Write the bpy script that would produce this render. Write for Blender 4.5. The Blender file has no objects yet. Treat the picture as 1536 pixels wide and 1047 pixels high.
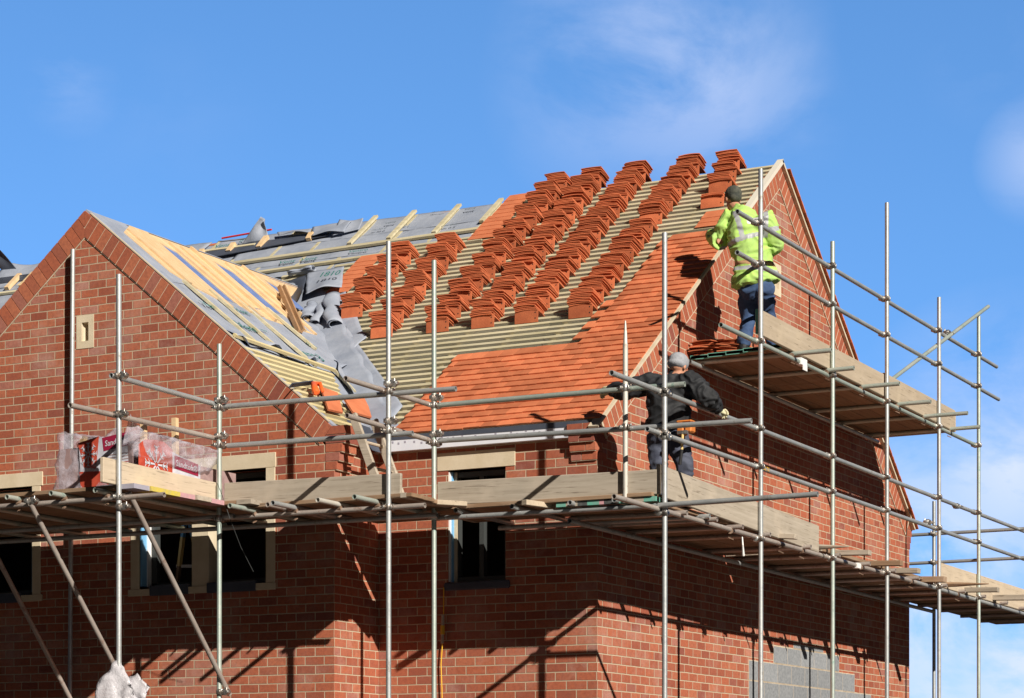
import bpy, bmesh, math, random
from mathutils import Vector, Matrix, Euler
from mathutils.geometry import tessellate_polygon
random.seed(7)
R = math.radians
C = bpy.context.scene.collection

# ------------------------------------------------------------------ camera
F_PX, CX, VY, PSI, CZ = 3420.0, 768.0, 1190.0, R(27.65), 1.65
fw = Vector((-math.sin(PSI), math.cos(PSI), 0)); rt = Vector((math.cos(PSI), math.sin(PSI), 0))
CAM = -(22.2 * fw + (896 - CX) / F_PX * 22.2 * rt); CAM.z = CZ
cam = bpy.data.objects.new("camera", bpy.data.cameras.new("camera")); C.objects.link(cam)
cam.location = CAM; cam.rotation_euler = (R(90), 0, PSI)
cam.data.sensor_width = 36; cam.data.lens = F_PX / 1536 * 36; cam.data.shift_y = (VY - 523.5) / 1536
cam.data.clip_end = 3000; cam.data.clip_start = .1
bpy.context.scene.camera = cam

def ray(px, py):
    return fw + (px - CX) / F_PX * rt + Vector((0, 0, (VY - py) / F_PX))

# ------------------------------------------------------------------ materials
def newmat(name):
    m = bpy.data.materials.new(name); m.use_nodes = True
    nt = m.node_tree; b = nt.nodes["Principled BSDF"]
    return m, nt, b

class N:                                    # small node helper
    def __init__(s, nt): s.nt = nt
    def n(s, t, **k):
        o = s.nt.nodes.new(t)
        for a, v in k.items(): setattr(o, a, v)
        return o
    def l(s, a, b): s.nt.links.new(a, b)
    def math(s, op, a, b=None, c=None):
        o = s.n("ShaderNodeMath", operation=op)
        for i, v in enumerate((a, b, c)):
            if v is None: continue
            if isinstance(v, (int, float)): o.inputs[i].default_value = v
            else: s.l(v, o.inputs[i])
        return o.outputs[0]
    def mix(s, f, a, b, mode="MIX"):
        o = s.n("ShaderNodeMix", data_type="RGBA", blend_type=mode)
        for i, v in ((0, f), (6, a), (7, b)):
            if isinstance(v, (int, float)): o.inputs[i].default_value = v
            elif isinstance(v, tuple): o.inputs[i].default_value = (*v, 1)
            else: s.l(v, o.inputs[i])
        return o.outputs[2]
    def noise(s, vec, scale, detail=4, rough=.6):
        o = s.n("ShaderNodeTexNoise"); o.inputs["Scale"].default_value = scale
        o.inputs["Detail"].default_value = detail; o.inputs["Roughness"].default_value = rough
        if vec is not None: s.l(vec, o.inputs["Vector"])
        return o
    def ramp(s, f, stops):
        o = s.n("ShaderNodeValToRGB"); e = o.color_ramp.elements
        while len(e) < len(stops): e.new(.5)
        for i, (p, c) in enumerate(stops):
            e[i].position = p; e[i].color = (*c, 1) if len(c) == 3 else c
        s.l(f, o.inputs[0]); return o.outputs[0]
    def maprange(s, v, a, b, c=0, d=1):
        o = s.n("ShaderNodeMapRange"); s.l(v, o.inputs[0])
        for i, x in enumerate((a, b, c, d)): o.inputs[i + 1].default_value = x
        return o.outputs[0]

def g(v): return (v, v, v)
def simple(name, col, rough=.7, metal=0.0, col2=None, nscale=6, bump=0.0, bscale=40, island=0.0, objrand=0.0, coord="Object", stretch=None, spec=.4, lo=.35, hi=.65):
    m, nt, b = newmat(name); h = N(nt)
    tc = h.n("ShaderNodeTexCoord"); vec = tc.outputs[coord] if coord != "World" else h.n("ShaderNodeNewGeometry").outputs["Position"]
    if stretch:
        mp = h.n("ShaderNodeMapping"); mp.inputs["Scale"].default_value = stretch; h.l(vec, mp.inputs[0]); vec = mp.outputs[0]
    oi = h.n("ShaderNodeObjectInfo")
    add = h.n("ShaderNodeVectorMath", operation="ADD"); h.l(vec, add.inputs[0])
    sc = h.n("ShaderNodeVectorMath", operation="SCALE"); h.l(oi.outputs["Random"], sc.inputs[3]); sc.inputs[0].default_value = (37, 53, 71)
    h.l(sc.outputs[0], add.inputs[1]); vec = add.outputs[0]
    cur = col
    if col2 is not None:
        nz = h.noise(vec, nscale, 6)
        cur = h.mix(h.maprange(nz.outputs["Fac"], lo, hi), col, col2)
    if island or objrand:
        src = h.n("ShaderNodeNewGeometry").outputs["Random Per Island"] if island else oi.outputs["Random"]
        k = island or objrand
        v = h.maprange(src, 0, 1, 1 - k, 1 + k)
        hs = h.n("ShaderNodeHueSaturation"); h.l(v, hs.inputs["Value"])
        if isinstance(cur, tuple): hs.inputs["Color"].default_value = (*cur, 1)
        else: h.l(cur, hs.inputs["Color"])
        cur = hs.outputs[0]
    if isinstance(cur, tuple): b.inputs["Base Color"].default_value = (*cur, 1)
    else: h.l(cur, b.inputs["Base Color"])
    b.inputs["Roughness"].default_value = rough; b.inputs["Metallic"].default_value = metal
    b.inputs["Specular IOR Level"].default_value = spec
    if bump:
        nz = h.noise(vec, bscale, 5); bp = h.n("ShaderNodeBump"); bp.inputs["Strength"].default_value = bump; bp.inputs["Distance"].default_value = .01
        h.l(nz.outputs["Fac"], bp.inputs["Height"]); h.l(bp.outputs[0], b.inputs["Normal"])
    return m

ROW, STR, Z0 = .0876, .225, 2.664
BR = [(.0, (.28, .078, .046)), (.18, (.38, .112, .060)), (.40, (.42, .122, .062)), (.58, (.33, .098, .056)), (.78, (.45, .15, .08)), (.92, (.25, .075, .052)), (1, (.41, .17, .125))]
def brick(name, phx, phy):
    m, nt, b = newmat(name); h = N(nt)
    geo = h.n("ShaderNodeNewGeometry"); sp = h.n("ShaderNodeSeparateXYZ"); h.l(geo.outputs["Position"], sp.inputs[0])
    sn = h.n("ShaderNodeSeparateXYZ"); h.l(geo.outputs["True Normal"], sn.inputs[0])
    isx = h.math("GREATER_THAN", h.math("ABSOLUTE", sn.outputs[0]), .5)
    wob = h.noise(geo.outputs["Position"], 3.0, 2)
    w1 = h.math("MULTIPLY", h.math("SUBTRACT", wob.outputs["Fac"], .5), .012)
    ux = h.math("DIVIDE", h.math("SUBTRACT", sp.outputs[0], phx), STR)
    uy = h.math("DIVIDE", h.math("SUBTRACT", sp.outputs[1], phy), STR)
    zz = h.math("DIVIDE", h.math("SUBTRACT", h.math("ADD", sp.outputs[2], w1), Z0), ROW)
    row = h.math("FLOOR", zz)
    odd = h.math("MODULO", h.math("ADD", row, 1000), 2)        # 1 on odd rows
    half = h.math("MULTIPLY", odd, .5)
    u0 = h.math("ADD", h.math("ADD", h.math("MULTIPLY", ux, h.math("SUBTRACT", 1, isx)), h.math("MULTIPLY", uy, isx)), half)
    jit = h.n("ShaderNodeTexWhiteNoise", noise_dimensions="1D"); h.l(h.math("ADD", row, 17.3), jit.inputs["W"])
    u = h.math("ADD", u0, h.math("MULTIPLY", h.math("SUBTRACT", jit.outputs["Value"], .5), .05))
    cell = h.math("FLOOR", u)
    fu = h.math("SUBTRACT", u, cell); fz = h.math("SUBTRACT", zz, row)
    du = h.math("MULTIPLY", h.math("MINIMUM", fu, h.math("SUBTRACT", 1, fu)), STR)
    dz = h.math("MULTIPLY", h.math("MINIMUM", fz, h.math("SUBTRACT", 1, fz)), ROW)
    d = h.math("MINIMUM", du, dz)
    en = h.noise(geo.outputs["Position"], 60, 3)
    d2 = h.math("ADD", d, h.math("MULTIPLY", h.math("SUBTRACT", en.outputs["Fac"], .5), .004))
    mask = h.maprange(d2, .0042, .0066)                            # 1 = brick
    cid = h.n("ShaderNodeCombineXYZ"); h.l(cell, cid.inputs[0]); h.l(row, cid.inputs[1]); h.l(isx, cid.inputs[2])
    wn = h.n("ShaderNodeTexWhiteNoise"); h.l(cid.outputs[0], wn.inputs["Vector"])
    col = h.ramp(wn.outputs["Value"], BR)
    # smear inside each brick: drag marks along its length and pale salts
    sm = h.noise(geo.outputs["Position"], 28, 5, .7)
    col = h.mix(h.maprange(sm.outputs["Fac"], .42, .75, 0, .55), col, (.16, .05, .04))
    ef = h.noise(geo.outputs["Position"], 1.1, 6, .75)
    efm = h.math("MULTIPLY", h.maprange(ef.outputs["Fac"], .48, .74, 0, .6), h.math("ADD", .25, wn.outputs["Value"]))
    col = h.mix(efm, col, (.5, .33, .28))
    mn = h.noise(geo.outputs["Position"], 9, 5)
    mc = h.mix(mn.outputs["Fac"], (.38, .295, .20), (.57, .465, .34))
    fin = h.mix(mask, mc, col)
    h.l(fin, b.inputs["Base Color"]); b.inputs["Roughness"].default_value = .88; b.inputs["Specular IOR Level"].default_value = .25
    bp = h.n("ShaderNodeBump"); bp.inputs["Strength"].default_value = .7; bp.inputs["Distance"].default_value = .005
    hh = h.math("ADD", mask, h.math("MULTIPLY", sm.outputs["Fac"], .5)); h.l(hh, bp.inputs["Height"]); h.l(bp.outputs[0], b.inputs["Normal"])
    return m

WX, WY = -2.48, -.851
M = {}
M["brick_main"] = brick("brick_main", -.1125, 0)
M["brick_wing"] = brick("brick_wing", WX, WY + .1125)
def loosebrick(name):
    m, nt, b = newmat(name); h = N(nt)
    geo = h.n("ShaderNodeNewGeometry")
    col = h.ramp(geo.outputs["Random Per Island"], BR)
    sm = h.noise(geo.outputs["Position"], 28, 5, .7)
    col = h.mix(h.maprange(sm.outputs["Fac"], .42, .75, 0, .55), col, (.16, .05, .04))
    h.l(col, b.inputs["Base Color"]); b.inputs["Roughness"].default_value = .88; b.inputs["Specular IOR Level"].default_value = .25
    bp = h.n("ShaderNodeBump"); bp.inputs["Strength"].default_value = .5; bp.inputs["Distance"].default_value = .004
    h.l(sm.outputs["Fac"], bp.inputs["Height"]); h.l(bp.outputs[0], b.inputs["Normal"])
    return m
M["brick_loose"] = loosebrick("brick_loose")
M["mortar"] = simple("mortar", (.45, .36, .26), .95, col2=(.60, .50, .38), nscale=9, coord="World")
M["stone"] = simple("cast_stone", (.56, .47, .33), .85, col2=(.64, .55, .41), nscale=5, bump=.2, bscale=80, coord="World")
M["block"] = simple("concrete_block", (.19, .20, .215), .95, col2=(.28, .29, .305), nscale=30, bump=.4, bscale=90, coord="World", island=.12)
M["tile"] = simple("terracotta", (.58, .185, .085), .8, col2=(.48, .145, .065), nscale=5, bump=.25, bscale=70, island=.22, coord="World", spec=.25)
M["tile_obj"] = simple("terracotta_stacked", (.54, .155, .066), .8, col2=(.43, .115, .05), nscale=7, bump=.25, bscale=70, objrand=.24, spec=.25)
M["batten"] = simple("treated_batten", (.42, .37, .23), .8, col2=(.56, .50, .35), nscale=3, bump=.2, bscale=50, island=.12, coord="World", stretch=(.6, 6, 6))
M["battenY"] = simple("treated_batten_y", (.52, .43, .22), .8, col2=(.62, .54, .32), nscale=3, bump=.2, bscale=50, island=.1, coord="World", stretch=(6, .6, 6))
M["timber"] = simple("fresh_timber", (.60, .41, .22), .7, col2=(.69, .50, .30), nscale=2.5, bump=.15, island=.08, coord="World", stretch=(1, 6, 4))
M["timberbrown"] = simple("brown_timber", (.30, .16, .075), .75, col2=(.42, .25, .13), nscale=4, coord="World")
M["membrane"] = simple("grey_membrane", (.25, .28, .35), .6, col2=(.33, .36, .43), nscale=3.5, bump=.9, bscale=8, coord="World", spec=.3)
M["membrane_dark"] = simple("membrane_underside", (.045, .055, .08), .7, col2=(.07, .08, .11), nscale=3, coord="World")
M["blue"] = simple("blue_membrane", (.10, .16, .36), .7, col2=(.15, .22, .45), nscale=8, coord="World")
M["green_print"] = simple("green_print", (.02, .15, .13), .8)
M["print_dark"] = simple("dark_print", (.10, .13, .15), .8)
M["fascia"] = simple("white_fascia", (.75, .76, .82), .5, col2=(.68, .70, .78), nscale=4)
M["verge"] = simple("undercloak", (.50, .42, .30), .9, col2=(.60, .52, .40), nscale=8, coord="World")
M["vergewhite"] = simple("undercloak_white", (.60, .56, .50), .9, col2=(.62, .58, .50), nscale=8, coord="World")
M["dark"] = simple("window_interior", (.02, .018, .016), .9)
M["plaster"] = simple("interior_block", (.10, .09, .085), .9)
M["frame"] = simple("window_frame_dark", (.05, .055, .055), .5)
M["tape_blue"] = simple("blue_protective_film", (.18, .42, .68), .35)
M["white"] = simple("white_paint", (.78, .78, .78), .4)
M["ground"] = simple("ground_soil", (.032, .026, .02), .95, col2=(.05, .04, .03), nscale=.6, bump=.6, bscale=3, coord="World")
M["iron"] = simple("coupler_steel", (.62, .62, .60), .38, .85, col2=(.26, .2, .16), nscale=14, objrand=.25)
M["rust"] = simple("rusty_coupler", (.20, .12, .08), .7, .4, col2=(.34, .24, .18), nscale=14)
def tubemat(name, a, b_, rust, met=.55):
    m, nt, b = newmat(name); h = N(nt)
    tc = h.n("ShaderNodeTexCoord"); oi = h.n("ShaderNodeObjectInfo")
    add = h.n("ShaderNodeVectorMath", operation="ADD"); h.l(h.n("ShaderNodeNewGeometry").outputs["Position"], add.inputs[0])
    sc = h.n("ShaderNodeVectorMath", operation="SCALE"); h.l(oi.outputs["Random"], sc.inputs[3]); sc.inputs[0].default_value = (37, 53, 71); h.l(sc.outputs[0], add.inputs[1])
    n1 = h.noise(add.outputs[0], 2.2, 6, .7); n2 = h.noise(add.outputs[0], 11, 6, .75); n3 = h.noise(add.outputs[0], 45, 3)
    col = h.mix(h.maprange(n1.outputs["Fac"], .35, .65), a, b_)
    col = h.mix(h.maprange(n2.outputs["Fac"], .56, .68, 0, .85), col, rust)
    col = h.mix(h.maprange(n3.outputs["Fac"], .62, .72, 0, .5), col, (.62, .60, .54))
    h.l(col, b.inputs["Base Color"]); b.inputs["Metallic"].default_value = met
    h.l(h.maprange(n2.outputs["Fac"], .3, .7, .34, .6), b.inputs["Roughness"])
    bp = h.n("ShaderNodeBump"); bp.inputs["Strength"].default_value = .25; bp.inputs["Distance"].default_value = .003
    h.l(n3.outputs["Fac"], bp.inputs["Height"]); h.l(bp.outputs[0], b.inputs["Normal"])
    return m
M["tube"] = tubemat("galvanised_tube", (.40, .42, .43), (.52, .53, .53), (.26, .22, .19))
M["tube_green"] = tubemat("greenish_tube", (.36, .43, .39), (.50, .53, .48), (.22, .34, .30), .45)
M["tube_brown"] = tubemat("weathered_tube", (.36, .30, .27), (.46, .41, .37), (.24, .13, .09), .35)
M["tube_white"] = tubemat("whitish_tube", (.60, .58, .53), (.48, .45, .40), (.30, .20, .14), .2)
def boardmat(name, a, b_, c_, ax=0):
    m, nt, b = newmat(name); h = N(nt)
    tc = h.n("ShaderNodeTexCoord"); oi = h.n("ShaderNodeObjectInfo")
    mp = h.n("ShaderNodeMapping"); s = [14, 14, 14]; s[ax] = .7; mp.inputs["Scale"].default_value = s; h.l(tc.outputs["Object"], mp.inputs[0])
    add = h.n("ShaderNodeVectorMath", operation="ADD"); h.l(mp.outputs[0], add.inputs[0])
    sc = h.n("ShaderNodeVectorMath", operation="SCALE"); h.l(oi.outputs["Random"], sc.inputs[3]); sc.inputs[0].default_value = (37, 53, 71); h.l(sc.outputs[0], add.inputs[1])
    n1 = h.noise(add.outputs[0], 1.6, 7, .65); n2 = h.noise(tc.outputs["Object"], 3, 5, .6); n3 = h.noise(add.outputs[0], 5, 3)
    col = h.mix(h.maprange(n1.outputs["Fac"], .3, .7), a, b_)
    col = h.mix(h.maprange(n2.outputs["Fac"], .5, .72, 0, .6), col, c_)
    col = h.mix(h.maprange(n3.outputs["Fac"], .60, .70, 0, .7), col, (.12, .09, .065))
    hs = h.n("ShaderNodeHueSaturation"); h.l(h.maprange(oi.outputs["Random"], 0, 1, .82, 1.12), hs.inputs["Value"]); h.l(col, hs.inputs["Color"])
    h.l(hs.outputs[0], b.inputs["Base Color"]); b.inputs["Roughness"].default_value = .85; b.inputs["Specular IOR Level"].default_value = .2
    bp = h.n("ShaderNodeBump"); bp.inputs["Strength"].default_value = .35; bp.inputs["Distance"].default_value = .004
    h.l(n1.outputs["Fac"], bp.inputs["Height"]); h.l(bp.outputs[0], b.inputs["Normal"])
    return m
M["board"] = boardmat("weathered_board", (.30, .255, .20), (.43, .375, .31), (.47, .40, .32))
M["board_pale"] = boardmat("pale_board", (.42, .34, .25), (.52, .43, .33), (.56, .46, .34))
M["board_under"] = boardmat("deck_board", (.23, .14, .085), (.33, .22, .14), (.36, .27, .20))
for k, c in dict(paint_green=(.12, .42, .32), paint_yellow=(.62, .48, .06), paint_pink=(.58, .30, .33), paint_lilac=(.36, .34, .42), paint_black=(.03, .035, .035), paint_orange=(.6, .33, .08)).items():
    M[k] = simple(k, c, .7, col2=tuple(x * .6 + .1 for x in c), nscale=25)
M["hivis"] = simple("hivis_fabric", (.44, .68, .15), .8, col2=(.34, .52, .16), nscale=6, bump=.7, bscale=7, spec=.2)
M["reflect"] = simple("reflective_band", (.33, .34, .36), .45, col2=(.42, .43, .45), nscale=20)
M["navy"] = simple("navy_trousers", (.028, .055, .13), .85, col2=(.045, .085, .18), nscale=9, bump=.7, bscale=12)
M["navygrey"] = simple("dark_trousers", (.045, .05, .08), .85, col2=(.075, .085, .12), nscale=9, bump=.7, bscale=12)
M["black"] = simple("black_jacket", (.014, .015, .018), .75, col2=(.045, .047, .055), nscale=5, bump=.8, bscale=10, lo=.5, hi=.75)
M["skin"] = simple("skin", (.50, .24, .15), .6)
M["glove"] = simple("pale_glove", (.68, .60, .42), .8, col2=(.5, .5, .3), nscale=20)
M["hair"] = simple("dark_cap", (.035, .04, .035), .9, col2=(.09, .09, .07), nscale=20, bump=.4)
M["beanie"] = simple("grey_beanie", (.26, .27, .30), .95, col2=(.33, .34, .37), nscale=30, bump=.5, bscale=80)
M["boot"] = simple("black_boot", (.015, .015, .017), .6)
M["orange"] = simple("orange_plastic", (.85, .14, .03), .4)
M["leather"] = simple("orange_leather", (.62, .20, .04), .65, col2=(.5, .15, .03), nscale=12)
M["woodhandle"] = simple("pale_handle", (.70, .50, .20), .5)
M["red"] = simple("red_plastic", (.62, .03, .02), .4)
M["maroon"] = simple("maroon_print", (.28, .015, .05), .4)
M["redprint"] = simple("red_print", (.50, .08, .045), .4, col2=(.40, .05, .03), nscale=15)
M["packwhite"] = simple("pack_white", (.62, .62, .68), .4, col2=(.45, .45, .52), nscale=6, bump=.5, bscale=8)
M["packlilac"] = simple("pack_tiles", (.26, .17, .17), .6, col2=(.40, .28, .27), nscale=6)
M["yellow"] = simple("yellow_cable", (.75, .42, .02), .5)
M["grass"] = simple("rope", (.35, .28, .18), .9)
def plastic(name, alpha, tint):
    m, nt, b = newmat(name); h = N(nt)
    nz = h.noise(h.n("ShaderNodeTexCoord").outputs["Object"], 9, 6, .7)
    b.inputs["Base Color"].default_value = (*tint, 1); b.inputs["Roughness"].default_value = .18
    h.l(h.maprange(nz.outputs["Fac"], .35, .7, alpha - .18, alpha + .25), b.inputs["Alpha"])
    bp = h.n("ShaderNodeBump"); bp.inputs["Strength"].default_value = .9; bp.inputs["Distance"].default_value = .02
    h.l(nz.outputs["Fac"], bp.inputs["Height"]); h.l(bp.outputs[0], b.inputs["Normal"])
    return m
M["plastic"] = plastic("clear_polythene", .32, (.60, .57, .66))
M["polybag"] = plastic("milky_polythene", .8, (.62, .60, .64))

# ------------------------------------------------------------------ mesh helpers
class MB:
    def __init__(s): s.v = []; s.f = []; s.mi = []
    def add(s, vs, fs, mi=0):
        o = len(s.v); s.v += [Vector(p) for p in vs]; s.f += [tuple(i + o for i in f) for f in fs]; s.mi += [mi] * len(fs); return s
    def box(s, a, b, mi=0):
        (x0, y0, z0), (x1, y1, z1) = a, b
        return s.add([(x0, y0, z0), (x1, y0, z0), (x1, y1, z0), (x0, y1, z0), (x0, y0, z1), (x1, y0, z1), (x1, y1, z1), (x0, y1, z1)],
                     [(0, 3, 2, 1), (4, 5, 6, 7), (0, 1, 5, 4), (1, 2, 6, 5), (2, 3, 7, 6), (3, 0, 4, 7)], mi)
    def bar(s, p, q, w, h, up=(0, 0, 1), mi=0):           # rectangular bar from p to q
        p, q = Vector(p), Vector(q); d = (q - p).normalized(); up = Vector(up)
        sd = d.cross(up).normalized(); u = sd.cross(d).normalized()
        vs = [c + sd * a * w / 2 + u * b * h / 2 for c in (p, q) for a, b in ((-1, -1), (1, -1), (1, 1), (-1, 1))]
        return s.add(vs, [(0, 3, 2, 1), (4, 5, 6, 7), (0, 1, 5, 4), (1, 2, 6, 5), (2, 3, 7, 6), (3, 0, 4, 7)][:] and [(0, 1, 2, 3), (7, 6, 5, 4), (0, 4, 5, 1), (1, 5, 6, 2), (2, 6, 7, 3), (3, 7, 4, 0)], mi)
    def tube(s, p, q, r, n=14, wall=.0045, mi=0, hollow=True):
        p, q = Vector(p), Vector(q); d = (q - p).normalized()
        a = d.orthogonal().normalized(); b = d.cross(a)
        ring = lambda c, rr: [c + (a * math.cos(2 * math.pi * i / n) + b * math.sin(2 * math.pi * i / n)) * rr for i in range(n)]
        if hollow:
            ri = r - wall; vs = ring(p, r) + ring(q, r) + ring(p, ri) + ring(p + d * .15, ri) + ring(q, ri) + ring(q - d * .15, ri)
            fs = []
            for i in range(n):
                j = (i + 1) % n
                fs += [(i, j, n + j, n + i), (i, 2 * n + i, 2 * n + j, j), (2 * n + i, 3 * n + i, 3 * n + j, 2 * n + j),
                       (n + i, n + j, 4 * n + j, 4 * n + i), (4 * n + i, 4 * n + j, 5 * n + j, 5 * n + i)]
            fs += [tuple(3 * n + i for i in range(n)), tuple(5 * n + i for i in reversed(range(n)))]
        else:
            vs = ring(p, r) + ring(q, r); fs = [(i, (i + 1) % n, n + (i + 1) % n, n + i) for i in range(n)]
            fs += [tuple(reversed(range(n))), tuple(range(n, 2 * n))]
        return s.add(vs, fs, mi)
    def path(s, pts, radii, n=10, mi=0, cap=.5):                 # tapered closed tube through points
        pts = [Vector(p) for p in pts]
        if isinstance(radii, (int, float)): radii = [radii] * len(pts)
        o = len(s.v); ref = None; rings = []
        P, Q = [], []
        for i, p in enumerate(pts): P.append(p); Q.append(radii[i])
        mx = lambda r: max(r) if isinstance(r, tuple) else r
        sh = lambda r: (r[0] * .55, r[1] * .55) if isinstance(r, tuple) else r * .55
        P = [pts[0] - (pts[1] - pts[0]).normalized() * mx(radii[0]) * cap] + P + [pts[-1] + (pts[-1] - pts[-2]).normalized() * mx(radii[-1]) * cap]
        Q = [sh(radii[0])] + Q + [sh(radii[-1])]
        vs = []
        for i, p in enumerate(P):
            d = (P[min(i + 1, len(P) - 1)] - P[max(i - 1, 0)]).normalized()
            if ref is None: ref = d.orthogonal().normalized()
            a = (ref - d * ref.dot(d)).normalized(); ref = a; b = d.cross(a); rr = Q[i]
            rx, ry = rr if isinstance(rr, tuple) else (rr, rr)
            vs += [p + a * math.cos(2 * math.pi * k / n) * rx + b * math.sin(2 * math.pi * k / n) * ry for k in range(n)]
        fs = []
        for i in range(len(P) - 1):
            for k in range(n):
                l = (k + 1) % n; fs.append((i * n + k, i * n + l, (i + 1) * n + l, (i + 1) * n + k))
        fs += [tuple(reversed(range(n))), tuple((len(P) - 1) * n + k for k in range(n))]
        return s.add(vs, fs, mi)
    def ell(s, c, r, rot=None, n=14, mi=0):              # ellipsoid
        vs, fs = [], []; m = n // 2 + 1; c = Vector(c)
        for i in range(m + 1):
            t = math.pi * i / m
            for k in range(n):
                a = 2 * math.pi * k / n
                v = Vector((r[0] * math.sin(t) * math.cos(a), r[1] * math.sin(t) * math.sin(a), r[2] * math.cos(t)))
                if rot is not None: v = rot @ v
                vs.append(c + v)
        for i in range(m):
            for k in range(n):
                l = (k + 1) % n; fs.append((i * n + k, (i + 1) * n + k, (i + 1) * n + l, i * n + l))
        return s.add(vs, fs, mi)
    def slab(s, outer, holes, fr, t, mi=0):              # polygon with holes, fr(u,v,w)->xyz, thickness t along w
        loops = [outer] + holes; flat = [p for l in loops for p in l]
        tris = tessellate_polygon([[Vector((p[0], p[1], 0)) for p in l] for l in loops])
        n = len(flat); vs = [fr(p[0], p[1], 0) for p in flat] + [fr(p[0], p[1], t) for p in flat]
        fs = [tuple(x) for x in tris] + [tuple(n + i for i in reversed(x)) for x in tris]
        k = 0
        for l in loops:
            m = len(l)
            for i in range(m): j = (i + 1) % m; fs.append((k + i, k + j, n + k + j, n + k + i))
            k += m
        return s.add(vs, fs, mi)
    def build(s, name, mats, parent=None, smooth=False, bevel=0, loc=None, fixn=True):
        me = bpy.data.meshes.new(name); me.from_pydata([tuple(v) for v in s.v], [], s.f)
        if not isinstance(mats, (list, tuple)): mats = [mats]
        for m in mats: me.materials.append(M[m])
        for p, i in zip(me.polygons, s.mi): p.material_index = i
        bm = bmesh.new(); bm.from_mesh(me)
        if fixn: bmesh.ops.recalc_face_normals(bm, faces=bm.faces)
        if bevel: bmesh.ops.bevel(bm, geom=bm.edges[:], offset=bevel, segments=1, affect='EDGES', clamp_overlap=True)
        bm.to_mesh(me); bm.free()
        if smooth:
            for p in me.polygons: p.use_smooth = True
            try: me.set_sharp_from_angle(angle=R(45))
            except Exception: pass
        o = bpy.data.objects.new(name, me); C.objects.link(o)
        if parent is not None: o.parent = parent; o.matrix_parent_inverse = Matrix.Translation(-parent.location)
        if loc is not None: o.location = loc
        return o

def tag(o, label=None, cat=None, group=None, kind=None):
    for k, v in (("label", label), ("category", cat), ("group", group), ("kind", kind)):
        if v: o[k] = v
    return o
def thing(name, loc, label, cat, group=None):
    o = bpy.data.objects.new(name, None); C.objects.link(o); o.location = loc; o.empty_display_size = .1
    return tag(o, label, cat, group)
def structure(o): return tag(o, kind="structure")
def jit(a): return random.uniform(-a, a)

# ------------------------------------------------------------------ ground
gm = MB()
nx = 24
for i in range(nx + 1):
    for j in range(nx + 1):
        a = (i / nx - .5) * 2; b_ = (j / nx - .5) * 2
        gm.v.append(Vector((math.copysign(abs(a) ** 2.2, a) * 900, math.copysign(abs(b_) ** 2.2, b_) * 900, 0)))
for i in range(nx):
    for j in range(nx):
        gm.f.append((i * (nx + 1) + j, (i + 1) * (nx + 1) + j, (i + 1) * (nx + 1) + j + 1, i * (nx + 1) + j + 1)); gm.mi.append(0)
structure(gm.build("ground", "ground"))

# ------------------------------------------------------------------ house
MR, ZE, YE = .754, 5.304, 9.81          # main roof rise per metre, height of roof plane at y=0, gable depth
PITCH = math.atan(MR); cP, sP = math.cos(PITCH), math.sin(PITCH)
YM = 4.9; ZR = ZE + MR * YM; SR = YM / cP
def rf(x, s, off=0):                     # point on main front slope
    return Vector((x, s * cP - off * sP, ZE + s * sP + off * cP))
KW = .817; WP = math.atan(KW); cW, sW = math.cos(WP), math.sin(WP); WXC = -5.569; WZ = 7.8
def wf(y, w, off=0):                     # point on wing right slope
    return Vector((WXC + w * cW + off * sW, y, WZ - w * sW + off * cW))

house = thing("brick_house", (0, 0, 0), "unfinished red brick house with a steep half-tiled roof, wrapped in scaffolding", "house")
frX = lambda y0: (lambda u, v, w: (u, y0 + w, v))           # wall facing -y
frY = lambda x0: (lambda u, v, w: (x0 - w, u, v))           # wall facing +x
XL = -14.0
TH = .28
# front walls
mw = [(-1.666, 3.77), (-1.01, 3.77), (-1.01, 4.9), (-1.666, 4.9)]
MB().slab([(WX, 0), (0, 0), (0, 5.2), (WX, 5.2)], [mw], frX(0), TH).build("front_wall", "brick_main", house)
MB().slab([(XL, 0), (-8.66, 0), (-8.66, 5.2), (XL, 5.2)], [], frX(0), TH).build("front_wall", "brick_main", house)
# gable wall with a hole for the slit stone
gv = [(4.73, 7.43), (4.965, 7.43), (4.965, 7.80), (4.73, 7.80)]
zt = lambda y: ZE - .24 + MR * (YM - abs(y - YM))
MB().slab([(TH, 0), (YE, 0), (YE, zt(YE)), (YM, zt(YM)), (TH, zt(TH))], [gv], frY(0), TH).build("gable_wall", "brick_main", house)
MB().box((XL, YE - TH, 0), (-TH, YE, 5.2)).build("rear_wall", "brick_main", house)
MB().slab([(0, 0), (YE - TH, 0), (YE - TH, zt(YE)), (YM, zt(YM)), (0, zt(0))], [], frY(XL + TH), TH).build("end_wall", "brick_main", house)
# wing walls
wwR = [(-4.86, 3.77), (-3.29, 3.77), (-3.29, 4.93), (-4.86, 4.93)]
wwL = [(2 * WXC - x, z) for x, z in reversed(wwR)]
wv = [(-5.683, 6.34), (-5.455, 6.34), (-5.455, 6.69), (-5.683, 6.69)]
wz = lambda x: WZ - .26 - KW * abs(x - WXC)
MB().slab([(2 * WXC - WX, 0), (WX, 0), (WX, wz(WX)), (WXC, wz(WXC)), (2 * WXC - WX, wz(WX))], [wwR, wwL, wv], frX(WY), TH).build("wing_front_wall", "brick_wing", house)
MB().box((WX - TH, WY + TH, 0), (WX, 0, 5.18)).build("wing_side_wall", "brick_wing", house)
MB().box((-8.66, WY + TH, 0), (-8.66 + TH, 0, 5.18)).build("wing_side_wall", "brick_wing", house)
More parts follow.
